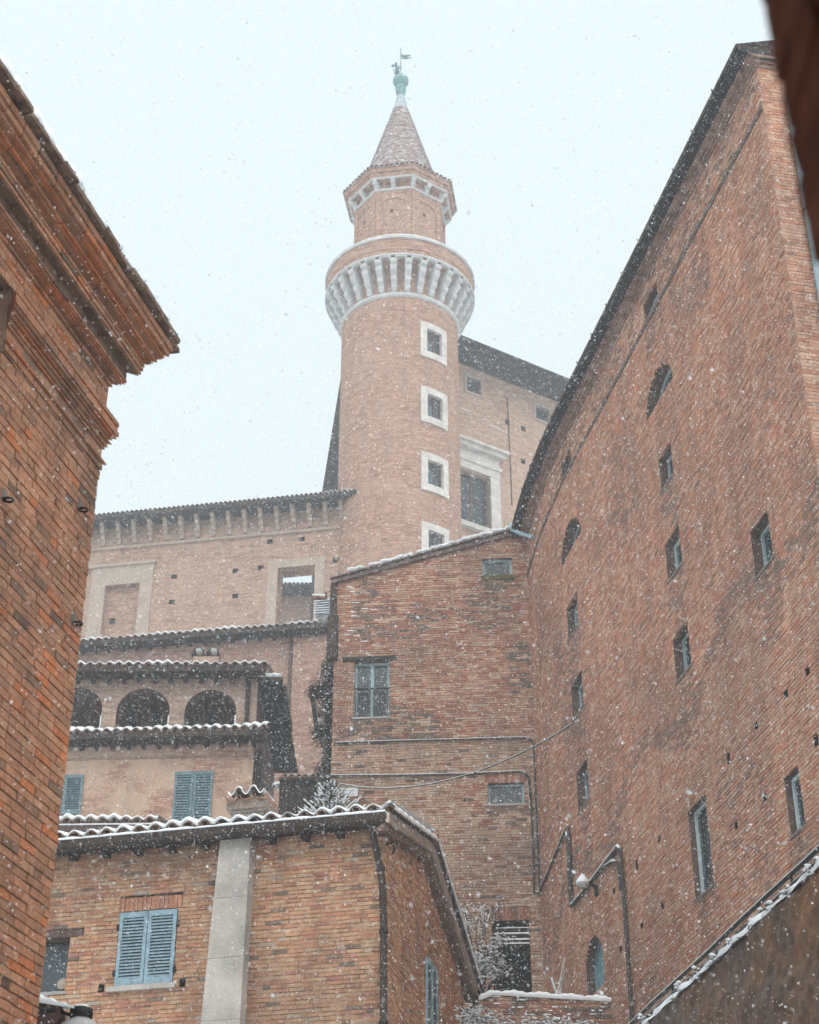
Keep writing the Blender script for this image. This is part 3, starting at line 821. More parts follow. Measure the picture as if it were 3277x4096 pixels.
# ================================================================== TALL HOUSE IN THE MIDDLE
TH = Wall((3.03, 37.8), (.9976, -.0698))
def build_tall():
    W = TH; root = thing('tall_brick_house', W.pt(-2.4, 0, 0), 'tall narrow brick house in the middle with sloping snowy roof edge and wall pipes', 'building')
    HIDE[root.name] = lambda x, y: (y > 3240 and x < 1750 + (y - 3400) * .33) or x > 2150
    br = Bricks(root); S0 = W.sz(1338, 2600)[0]
    zl = W.sz(1340, 2330)[1]; zr = W.sz(2060, 2135)[1]; sr = W.sz(2060, 2135)[0]
    top = lambda s: zl + (zr - zl) * (s - S0) / (sr - S0)
    def edges(z):
        if z <= zl: return (S0, 0.12)
        s = S0 + (z - zl) / (zr - zl) * (sr - S0)
        return (s, .12) if s < 0 else None
    c = lambda x0, y0, x1, y1: Opening(W.sz(x0, (y0 + y1) / 2)[0], W.sz(x1, (y0 + y1) / 2)[0], W.sz((x0 + x1) / 2, y1)[1], W.sz((x0 + x1) / 2, y0)[1])
    w1 = c(1416, 2643, 1559, 2869); w2 = c(1928, 2232, 2050, 2302); w3 = c(1952, 3133, 2098, 3217); dr = c(1972, 3684, 2125, 4010)
    lint = [Opening(w1.s0 - .3, w1.s1 + .16, w1.z1, w1.z1 + .12), Opening(w3.s0 - .05, w3.s1 + .08, w3.z1, w3.z1 + .24), Opening(dr.s0, dr.s1 + .03, dr.z1, dr.z1 + .34)]
    zmid = W.sz(1700, 2960)[1]
    sills = [w1, w2, w3]
    def bv(s, z):
        n = math.sin(s * 1.9 + z * .7) + math.sin(z * 2.3 - s * .6) + math.sin(s * .8 + z * 1.6)
        v = random.betavariate(1.5, 1.6)
        if z > zmid:
            v = v * .75 + .25
            if random.random() < .36: v = random.uniform(.30, .5)
            if n > .9 and random.random() < .5: v *= .4
        else:
            v = .55 + .45 * random.random()
            if random.random() < .13: v = random.uniform(.3, .42)
            if random.random() < .04: v = random.uniform(0, .2)
        for o in sills:
            if o.s0 - .1 < s < o.s1 + .15 and o.z0 - .7 < z < o.z0 and random.random() < .75 - (o.z0 - z) * .8: v *= .25
        return v
    wall = brick_wall(br, root, W, edges, H + 8.5, zr + .1, 'brick_tall', 'mortar_tall', [w1, w2, w3, dr] + lint, bv, ch=.066, bl=.26, proud=.018, joint=.014, jag=.02)
    soft_box('wall_base', W, S0, .1, -.2, 0, 0, H + 8.5, 'mortar_tall', root)
    # left flank and dark inside
    fl = MB(); f0, f1 = W.pt(S0, 0, 0), W.pt(S0 + .35, -9, 0)
    fl.poly([(f0.x, f0.y, 0), (f1.x, f1.y, 0), (f1.x, f1.y, zl), (f0.x, f0.y, zl)]); fl.build('side_wall', 'mortar_tall', root)
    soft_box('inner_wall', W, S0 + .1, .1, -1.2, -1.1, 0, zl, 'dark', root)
    soldier(br, W, wall, 'brick_tall', lint[1].s0 + .01, lint[1].s1 - .01, lint[1].z0 + .01, lint[1].z1 - .01)
    soldier(br, W, wall, 'brick_tall', lint[2].s0 + .01, lint[2].s1 - .01, lint[2].z0 + .01, lint[2].z1 - .01, bvr=(.2, .4))
    b = MB(); o = lint[0]; b.wbox(W, o.s0, o.s1, -.28, .03, o.z0 + .004, o.z1 - .006); b.build('lintel', 'timber', root)
    # barred tall window
    w = window(root, W, w1, .2, .07, 'wframe', 'glass', mull=1, sill='sill')
    zr1 = W.sz(1480, 2752)[1]; rl = MB(); rl.tube([W.pt(w1.s0 - .02, -.04, zr1), W.pt(w1.s1 + .12, -.04, zr1)], .02, 6); rl.build('rail', 'iron', w)
    for k in range(12):
        s = w1.s0 + .05 + (w1.s1 - w1.s0 - .1) * k / 11; bb = MB(); bb.tube([W.pt(s, -.05, w1.z0), W.pt(s, -.05, zr1)], .009, 5); bb.build('bar', 'iron', w)
    window(root, W, w2, .16, .07, 'wframe', 'glass'); 
    soft_box('mossy_sill', W, w2.s0 - .02, w2.s1 + .04, -.02, .04, w2.z0 - .14, w2.z0 - .004, 'moss', root)
    window(root, W, w3, .14, .055, 'wframe', 'glass', sill='sill')
    # doorway with snowy bars
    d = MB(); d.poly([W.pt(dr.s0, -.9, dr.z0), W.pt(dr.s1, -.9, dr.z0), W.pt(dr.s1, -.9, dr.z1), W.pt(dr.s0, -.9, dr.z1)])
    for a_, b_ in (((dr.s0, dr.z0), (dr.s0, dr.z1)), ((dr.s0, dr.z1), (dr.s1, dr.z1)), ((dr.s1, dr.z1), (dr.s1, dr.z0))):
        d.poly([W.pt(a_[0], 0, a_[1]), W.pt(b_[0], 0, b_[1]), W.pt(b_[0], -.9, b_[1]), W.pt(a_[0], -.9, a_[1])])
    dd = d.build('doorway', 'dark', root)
    for y, th in ((3710, .02), (3733, .035), (3757, .035), (3773, .03)):
        z = W.sz(2050, y)[1]; q = MB(); q.wbox(W, dr.s0 + .02, dr.s1 - .01, -.16, -.06, z - .05, z); r_ = q.build('cross_bar', 'timber', dd)
        q = MB(); q.wbox(W, dr.s0 + .02 + random.uniform(0, .2), dr.s1 - .02, -.165, -.05, z + .002, z + th); q.build('snow_on_bar', 'snow', dd, kind='stuff')
    # roof edge: tiles laid along the slope
    roof = MB(); e0, e1 = W.pt(S0 - .12, .1, zl - .02), W.pt(sr + .1, .1, zr + .02)
    b0, b1 = W.pt(S0 - .12, -6, zl - .02), W.pt(sr + .1, -6, zr + .02)
    rf = slab('roof', [e0 + Vector((0, 0, .05)), e1 + Vector((0, 0, .05)), b1 + Vector((0, 0, .05)), b0 + Vector((0, 0, .05))], .11, 'tile_dark', root)
    X = (e1 - e0).normalized(); n = 17; org = ORG[rf.name]; L_ = (e1 - e0).length
    tm = tile_mesh(.085, .36, False, .85, 'tile_dark'); Zv = Vector((0, 0, 1)); Zv = (Zv - X * Zv.dot(X)).normalized(); Yv = -Zv.cross(X)
    for k in range(n):
        p = e0 + X * (L_ * (k + .02) / n) + Zv * (.05 + random.uniform(0, .012)) - W.n * .03
        o = put('tile', tm, rf); o.matrix_local = Matrix.Translation(p - org) @ Matrix((Yv if False else -W.n, X, Zv)).transposed().to_4x4() @ Matrix.Rotation(random.uniform(.02, .09), 4, 'X')
        ORG[o.name] = p
    sn = MB()
    for k in range(26):
        p = e0 + X * (L_ * (.12 + .86 * (k + random.random() * .5) / 26)) + Zv * .145 + W.n * random.uniform(-.02, .06)
        if random.random() < .78: sn.sphere(p, random.uniform(.07, .12), 8, (1.5, 1, .38))
    sn.build('snow', 'snow', root, kind='stuff', smooth=True)
    # service pipes across the wall
    def run(px, r, d=.06):
        P_ = [W.pt(W.sz(x, y, d)[0], d, W.sz(x, y, d)[1]) for x, y in px]
        b = MB(); b.tube(P_, r, 8); o = b.build('service_pipe', 'pipe', root, smooth=True)
        s_ = MB()
        for p, q in zip(P_, P_[1:]):
            if abs(p.z - q.z) < .4 * (p - q).length: s_.tube([p + Vector((0, 0, r * .8)), q + Vector((0, 0, r * .8))], r * .5, 6)
        s_.build('snow_on_pipe', 'snow', o, kind='stuff', smooth=True)
    y_ = lambda x, y: (1100 + x / 1.4375, 2100 + y / 1.4375)
    y2 = lambda x, y: (1100 + x / 1.4375, 3100 + y / 1.4375)
    run([y_(336, 1268), y_(350, 1256), y_(400, 1251), y_(900, 1238), y_(1430, 1224), y_(1465, 1230), y_(1486, 1252), y_(1492, 1330), y2(1497, 40), y2(1510, 350), y2(1524, 660), y2(1526, 680)], .026)
    run([y_(320, 1442), y_(700, 1440), y_(1100, 1432), y_(1405, 1418), y_(1440, 1426), y_(1462, 1452), y_(1470, 1560), y2(1474, 100), y2(1486, 470), y2(1492, 676), y2(1522, 678)], .026)
    # gutter pipe on the left edge
    b = MB(); P_ = [W.pt(S0 - .05, .02, z) for z in (zl - .05, zl - .9, zl - 1.0, W.sz(1330, 2645)[1])]
    b.tube(P_, [.09, .09, .14, .15], 8); b.build('rain_pipe', 'gutter', root, smooth=True, label='dark rain pipe on the left edge of the house')
    # snow caught on a few bricks
    sn = MB()
    for k in range(16):
        x, y = random.uniform(1352, 1500), random.uniform(2330, 2600); s, z = W.sz(x, y)
        sn.wbox(W, s, s + random.uniform(.06, .22), -.01, .022, z, z + .018)
    sn.build('snow_on_ledges', 'snow', root, kind='stuff')
    br.finish(); return w3
build_tall()

# ================================================================== NEAR HOUSE WITH BLUE SHUTTERS
def shutter_leaf(root, W, s0, s1, z0, z1, d, mat, slats=19, stile=.055, name='shutter', tilt=.03):
    """louvred leaf (part) > slats"""
    b = MB(); rb = .11
    b.wbox(W, s0, s0 + stile, d, d + .035, z0, z1); b.wbox(W, s1 - stile, s1, d, d + .035, z0, z1)
    b.wbox(W, s0 + stile, s1 - stile, d + .001, d + .034, z0, z0 + rb); b.wbox(W, s0 + stile, s1 - stile, d + .001, d + .034, z1 - rb * .8, z1)
    b.wbox(W, s0 + stile, s1 - stile, d - .012, d - .006, z0 + rb, z1 - rb * .8, 1)
    leaf = b.build(name, [mat, 'dark'], root); n = slats; h = (z1 - rb * .8 - z0 - rb) / n
    for k in range(n):
        z = z0 + rb + h * (k + .5); q = MB(); a, e = s0 + stile, s1 - stile
        q.hexa([W.pt(a, d + .030, z - h * .42), W.pt(e, d + .030, z - h * .42), W.pt(e, d + .032, z - h * .22), W.pt(a, d + .032, z - h * .22),
                W.pt(a, d - .002, z + h * .22), W.pt(e, d - .002, z + h * .22), W.pt(e, d - .0, z + h * .42), W.pt(a, d - .0, z + h * .42)])
        q.build('slat', mat, leaf)
    return leaf

NH_A = R(13.3)
NF = Wall((-.41, 25.4), (math.cos(NH_A), -math.sin(NH_A)))       # front
NG = Wall((-.41, 25.4), (math.sin(NH_A), math.cos(NH_A)))        # gable
def build_near():
    F, G = NF, NG; root = thing('shuttered_brick_house', (-.41, 25.4, 0), 'brick house at the bottom with blue louvred shutters, grey chimney breast and snowy tiled roof', 'building')
    HIDE[root.name] = lambda x, y: x < 260 - (y - 3300) * .13
    br = Bricks(root)
    z_ = lambda x, y: (x / 1.4375, 3100 + y / 1.4375)
    y2 = lambda x, y: (1100 + x / 1.4375, 3100 + y / 1.4375)
    OV = .42
    zg0 = F.sz(*z_(330, 425), OV)[1]; zg1 = F.sz(*z_(1725, 345), OV)[1]; zgb = (zg0 + zg1) / 2          # gutter underside
    zgt = zgb + .17
    zw = zgb + .10
    sh = Opening(0, 0, 0, 0); q = [F.sz(*p) for p in (z_(692, 792), z_(1022, 771), z_(1000, 1203), z_(660, 1224))]
    sh = Opening((q[0][0] + q[3][0]) / 2, (q[1][0] + q[2][0]) / 2, (q[2][1] + q[3][1]) / 2, (q[0][1] + q[1][1]) / 2)
    s_r = (F.sz(*z_(398, 930))[0] + F.sz(*z_(378, 1245))[0]) / 2; z_t = F.sz(*z_(390, 935))[1]; z_b = F.sz(*z_(376, 1245))[1]
    lw = Opening(s_r - .75, s_r, z_b, z_t)
    lint = Opening(F.sz(*z_(265, 900))[0] - .35, F.sz(*z_(485, 885))[0], z_t, z_t + .115)
    arch = Opening(sh.s0 - .02, sh.s1 + .06, sh.z1, sh.z1 + .24)
    holes = [F.sz(*z_(582, 1235)), F.sz(*z_(1050, 1195))]
    hop = [Opening(s - .05, s + .05, z - .07, z + .07) for s, z in holes]
    def bv(s, z):
        r = random.random()
        if r < .035: return random.uniform(0, .14)
        if r < .15: return random.uniform(.2, .32)
        if r < .97: return random.uniform(.36, .84)
        return random.uniform(.85, 1)
    zbot = H + 5.6
    wall = brick_wall(br, root, F, lambda z: (-8.2, 0), zbot, zw, 'brick_house', 'mortar_house', [sh, lw, lint, arch] + hop, bv, ch=.066, bl=.25, proud=.018, joint=.014, jag=.0, name='front_wall')
    soft_box('front_wall_base', F, -8.2, 0, -.2, 0, 0, zbot, 'mortar_house', root)
    soldier(br, F, wall, 'brick_house', arch.s0 + .01, arch.s1 - .01, arch.z0 + .012, arch.z1 - .012, bvr=(.2, .45))
    # gable: slope lines from the photograph
    VO = .22
    c0 = (-OV - .08, zgb + .16); c1 = G.sz(*y2(915, 395), VO); c2 = G.sz(*y2(1166, 1215), VO)
    def gtop(s): return (c0[1] + (c1[1] - c0[1]) * (s - c0[0]) / (c1[0] - c0[0]) if s < c1[0] else c1[1] + (c2[1] - c1[1]) * (s - c1[0]) / (c2[0] - c1[0])) - .30
    GL = c2[0] - .25
    def gedges(z):
        ss = [k * .02 for k in range(int(GL / .02) + 1)]; ok = [s for s in ss if gtop(s) > z]
        return (0.0 if ok and ok[0] < .03 else ok[0], ok[-1]) if len(ok) > 3 else None
    gs = [G.sz(*y2(858, 1030)), G.sz(*y2(920, 1130))]
    gsh = Opening(gs[0][0], gs[1][0], (gs[0][1] + gs[1][1]) / 2 - 1.45, (gs[0][1] + gs[1][1]) / 2)
    def bvg(s, z): return min(1, max(0, bv(s, z) * .9 + .05))
    gw = brick_wall(br, root, G, gedges, zbot, c1[1], 'brick_house', 'mortar_house', [gsh], bvg, ch=.066, bl=.25, proud=.018, joint=.014, name='gable_wall')
    soft_box('gable_wall_base', G, 0, GL, -.2, 0, 0, zbot, 'mortar_house', root)
    bk = MB(); bk.wbox(F, -8.2, -.25, -GL + .2, -.30, 0, zbot + 2.0); bk.build('inner_wall', 'dark', root)
    # windows
    w = window(root, F, lw, .22, .04, 'timber', 'slate_glass', sill='sill')
    b = MB(); c = F.sz(*z_(335, 1188)); ctr = F.pt(c[0], -.19, c[1])
    b.tube([ctr, ctr + F.n * .05], .085, 16); b.build('vent_cap', 'stone', w)
    soft_box('lintel', F, lint.s0, lint.s1, -.2, .02, lint.z0 + .004, lint.z1 - .004, 'brown_frame', root)
    rv = MB()
    for k in range(4):
        o = sh.outline(); p, q_ = o[k], o[(k + 1) % 4]; rv.poly([F.pt(p[0], 0, p[1]), F.pt(q_[0], 0, q_[1]), F.pt(q_[0], -.2, q_[1]), F.pt(p[0], -.2, p[1])])
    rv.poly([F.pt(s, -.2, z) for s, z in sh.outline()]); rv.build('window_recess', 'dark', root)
    m_ = (sh.s0 + sh.s1) / 2
    for a, e, side in ((sh.s0 + .01, m_ - .006, -1), (m_ + .006, sh.s1 - .005, 1)):
        lf = shutter_leaf(root, F, a, e, sh.z0 + .01, sh.z1 - .012, .004, 'shutter', 19)
        for z in (sh.z0 + .22, sh.z1 - .25):
            h = MB(); s = a - .02 if side < 0 else e + .02; h.wbox(F, s - .022, s + .022, .0, .045, z - .045, z + .045); h.build('hinge', 'iron', lf)
    b = MB(); b.wbox(F, sh.s0 - .1, sh.s1 + .05, -.1, .09, sh.z0 - .075, sh.z0 + .004); b.build('window_sill', 'concrete', root)
    gl = shutter_leaf(root, G, gsh.s0 + .01, (gsh.s0 + gsh.s1) / 2 - .004, gsh.z0, gsh.z1 - .01, .02, 'shutter', 22)
    shutter_leaf(root, G, (gsh.s0 + gsh.s1) / 2 + .004, gsh.s1 - .01, gsh.z0, gsh.z1 - .01, .02, 'shutter', 22)
    h = MB(); h.wbox(G, gsh.s1, gsh.s1 + .05, 0, .05, gsh.z1 - .42, gsh.z1 - .32); h.build('hinge', 'iron', gl)
    for s, z in holes: hole(root, F, s, z, .10, .13, .2)
    # chimney breast (flares towards the foot) and chimney
    zt = zgb + .02; zb = H + 5.0
    tl, tr = F.sz(*z_(1265, 385), .28)[0], F.sz(*z_(1440, 370), .28)[0]
    bl, brr = F.sz(*z_(1150, 1432), .30)[0], F.sz(*z_(1375, 1432), .30)[0]; zq = F.sz(*z_(1260, 1432), .30)[1]
    k = (zt - zb) / (zt - zq); bl2, br2 = tl + (bl - tl) * k, tr + (brr - tr) * k
    b = MB(); ns = 5
    for i in range(ns):
        f0, f1 = i / ns, (i + 1) / ns; L0, L1, R0, R1 = [p + (q2 - p) * f for p, q2, f in ((tl, bl2, f0), (tl, bl2, f1), (tr, br2, f0), (tr, br2, f1))]
        z0, z1 = zt + (zb - zt) * f1 + .006, zt + (zb - zt) * f0
        e = .004 * (i % 2)
        b.hexa([F.pt(L1, .28 + e, z0), F.pt(R1, .28 + e, z0), F.pt(R0, .28 + e, z1), F.pt(L0, .28 + e, z1), F.pt(L1, -.02, z0), F.pt(R1, -.02, z0), F.pt(R0, -.02, z1), F.pt(L0, -.02, z1)])
    b.build('chimney_breast', 'concrete', root)
    # eave: soffit boards, rafters, gutter, snow
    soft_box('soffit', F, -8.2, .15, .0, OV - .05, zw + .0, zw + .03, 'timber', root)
    for i in range(15):
        s = -8.0 + i * .56
        if tl - .1 < s < tr + .1: continue
        soft_box('rafter', F, s, s + .10, .0, OV - .08, zw - .13, zw - .003, 'timber', root)
    b = MB(); prof = [(OV - .06, zgb + .16), (OV - .06, zgb + .02), (OV - .03, zgb - .005), (OV + .05, zgb - .005), (OV + .10, zgb + .04), (OV + .10, zgb + .17), (OV + .085, zgb + .17), (OV + .085, zgb + .05)]
    b.grid([[F.pt(s, d, z) for d, z in prof] for s in (-8.3, -5, -2, .16)]); b.poly([F.pt(.16, d, z) for d, z in prof]); gt = b.build('gutter', 'gutter', root)
    sn = MB(); rows = []
    for i in range(80):
        s = -8.3 + 8.46 * i / 79; t = .012 + .008 * math.sin(i * .7) + .008 * math.sin(i * 2.1)
        rows.append([F.pt(s, OV - .0, zgb + .12), F.pt(s, OV + .11, zgb + .165), F.pt(s, OV + .11, zgb + .18 + t), F.pt(s, OV - .05, zgb + .19 + t)])
    sn.grid(rows); sn.build('snow_in_gutter', 'snow', root, kind='stuff', smooth=True)
    # roof
    ze = zgb + .20
    ridge_s = c1[0]; zr = c1[1] - .10
    rf = slab('roof', [F.pt(-8.3, OV, ze - .05), F.pt(.16, OV, ze - .05), G.pt(ridge_s, .16, zr), G.pt(ridge_s, -8.3, zr)], .06, 'tile', root)
    slab('roof_back', [G.pt(ridge_s, -8.3, zr), G.pt(ridge_s, .16, zr), G.pt(c2[0] + .1, .16, c2[1] - .10), G.pt(c2[0] + .1, -8.3, c2[1] - .10)], .06, 'tile', root)
    pit = math.atan2(zr + .10 - ze, ridge_s + OV)
    chl, chr_ = F.sz(*z_(1284, 270), OV - .1)[0], F.sz(*z_(1468, 260), OV - .1)[0]
    tile_row(rf, F.pt(-8.3, OV + .06, ze), F.pt(.2, OV + .06, ze), -F.n, pit, .275, .098, .45, 'tile', .012, 1, True, root, .07, 3.5, skip=lambda s: chl - .05 < s - 8.3 < chr_ + .05)
    # verge: plastered edge band under a line of snowy tiles
    vb = MB()
    for a, e in ((c0, c1), (c1, c2)):
        vb.hexa([G.pt(a[0], VO, a[1] - .17), G.pt(e[0], VO, e[1] - .17), G.pt(e[0], VO, e[1]), G.pt(a[0], VO, a[1]),
                 G.pt(a[0], VO - .05, a[1] - .17), G.pt(e[0], VO - .05, e[1] - .17), G.pt(e[0], VO - .05, e[1]), G.pt(a[0], VO - .05, a[1])])
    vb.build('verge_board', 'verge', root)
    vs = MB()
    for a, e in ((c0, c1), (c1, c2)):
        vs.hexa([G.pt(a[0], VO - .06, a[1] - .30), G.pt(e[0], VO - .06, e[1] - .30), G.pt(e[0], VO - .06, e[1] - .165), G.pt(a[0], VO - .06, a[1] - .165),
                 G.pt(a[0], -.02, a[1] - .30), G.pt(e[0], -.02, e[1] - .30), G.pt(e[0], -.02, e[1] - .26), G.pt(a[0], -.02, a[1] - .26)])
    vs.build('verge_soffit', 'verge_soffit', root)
    for a, e, thick, n in ((c0, c1, .05, 9), (c1, c2, .03, 10)):
        pa, pe = G.pt(a[0], VO, a[1]), G.pt(e[0], VO, e[1]); X = (pe - pa).normalized(); Z = Vector((0, 0, 1)); Z = (Z - X * X.z).normalized(); L_ = (pe - pa).length
        tm = tile_mesh(.09, L_ / n * 1.15, False, .85, 'tile_moss'); org = ORG[rf.name]
        for i in range(n):
            p = pa + X * (L_ * i / n) + Z * (.005 + random.uniform(0, .01)); o = put('tile', tm, rf)
            o.matrix_local = Matrix.Translation(p - org) @ Matrix((-G.n, X, Z)).transposed().to_4x4() @ Matrix.Rotation(.05, 4, 'X'); ORG[o.name] = p
        sn = MB(); rows = []; m = 60
        for i in range(m + 1):
            f = i / m; t = thick * (.7 + .35 * math.sin(i * .8) + .3 * math.sin(i * 2.3 + 1)); t = max(.006, t)
            c = pa + X * (L_ * f)
            rows.append([c + G.n * .07 + Z * .02, c + G.n * .10 + Z * (.05 + t * .5), c + G.n * .04 + Z * (.09 + t), c - G.n * .04 + Z * (.10 + t), c - G.n * .14 + Z * (.06 + t * .6), c - G.n * .24 + Z * .0, c - G.n * .4 - Z * .03])
        sn.grid(rows); sn.build('snow', 'snow', root, kind='stuff', smooth=True)
    rt = MB()
    rt.tube([G.pt(c1[0] - .05, VO + .08, c1[1] + .10), G.pt(c1[0] - .05, -3, c1[1] + .10)], .11, 10); rt.build('ridge_tile', 'tile', root, smooth=True)
    rs = MB(); rs.sphere(G.pt(c1[0] - .05, VO - .1, c1[1] + .21), .15, 12, (1, 1.2, .35)); rs.build('snow_on_ridge', 'snow', root, kind='stuff', smooth=True)
    # rain pipe at the corner
    P_ = []
    for x, y, d in ((560, 300, .36), (566, 360, .30), (585, 440, .16), (608, 540, .09), (620, 640, .09), (625, 900, .09), (625, 1432, .09), (622, 1700, .09)):
        s, z = F.sz(*y2(x, y), d); P_.append(F.pt(s, d, z))
    b = MB(); b.tube(P_, .058, 10); rp = b.build('rain_pipe', 'gutter', root, smooth=True, label='dark brown rain pipe running down the house corner')
    for i in (3, 5, 6):
        b = MB(); p = P_[i]; b.tube([p + Vector((0, 0, -.03)), p + Vector((0, 0, .03))], .07, 10); b.build('pipe_clip', 'iron', rp)
    # rear gutter and its pipes at the low end of the gable
    p0 = G.pt(c2[0] + .06, .26, c2[1] - .10); b = MB(); b.tube([p0, p0 - G.n * 2.0], .075, 8); b.tube([p0 - G.n * .1, p0 - G.n * .1 + Vector((0, 0, -.25)), G.pt(c2[0] - .35, .1, c2[1] - .55), G.pt(c2[0] - .55, .05, c2[1] - .62)], .05, 8)
    b.build('rear_gutter', 'iron', root, smooth=True)
    # chimney
    d0 = OV - .48; ch = MB(); zc0, zc1 = ze + .02, F.sz(*z_(1380, 140), d0)[1]; cw = chr_ - chl
    ch.wbox(F, chl, chr_, d0 - .42, d0, zc0 - .1, zc1 - .24)
    ch.wbox(F, chl - .03, chr_ + .03, d0 - .45, d0 + .03, zc1 - .24, zc1 - .19); ch.wbox(F, chl - .07, chr_ + .07, d0 - .49, d0 + .07, zc1 - .19, zc1 - .02)
    cm = ch.build('chimney', 'render', root); org = ORG[cm.name]; pc = cw / 2.15; tr_ = pc * .5
    tmc = tile_mesh(tr_, .62, False, .95, 'tile'); tmi = tile_mesh(tr_ * .85, .62, True, .95, 'tile')
    for me, off, dz in ((tmi, -.52, -.05), (tmc, 0, .0), (tmi, .5, -.05), (tmc, 1.0, .0), (tmi, 1.52, -.05)):
        p = F.pt(chl + cw * .5 + (off - .5) * pc, d0 + .14, zc1 + .02 + dz); o = put('cap_tile', me, cm)
        o.matrix_local = Matrix.Translation(p - org) @ Matrix((F.u, -F.n, Vector((0, 0, 1)))).transposed().to_4x4() @ Matrix.Rotation(random.uniform(-.10, .10), 4, 'Y') @ Matrix.Rotation(-.05, 4, 'X'); ORG[o.name] = p
    sn = MB(); rows = []
    for i in range(49):
        q_ = -.72 + 2.44 * i / 48; w_ = .5 + .5 * math.cos(2 * math.pi * q_); zz = zc1 + .03 + tr_ * (-.12 + 1.10 * w_); s = chl + cw * .5 + (q_ - .5) * pc
        rows.append([F.pt(s, d0 + .145, zz), F.pt(s, d0 + .15, zz + .018), F.pt(s, d0 + .11, zz + .036), F.pt(s, d0 - .45, zz + .045)])
    sn.grid(rows); sn.build('snow_on_cap', 'snow', cm, kind='stuff', smooth=True)
    # clothes-line hook on the gable
    b = MB(); s, z = G.sz(*y2(635, 405)); b.tube([G.pt(s, .0, z), G.pt(s + .02, .12, z + .05), G.pt(s + .1, .12, z - .05), G.pt(s + .05, .10, z - .12)], .018, 6); b.build('wall_hook', 'iron', root)
    br.finish()
build_near()

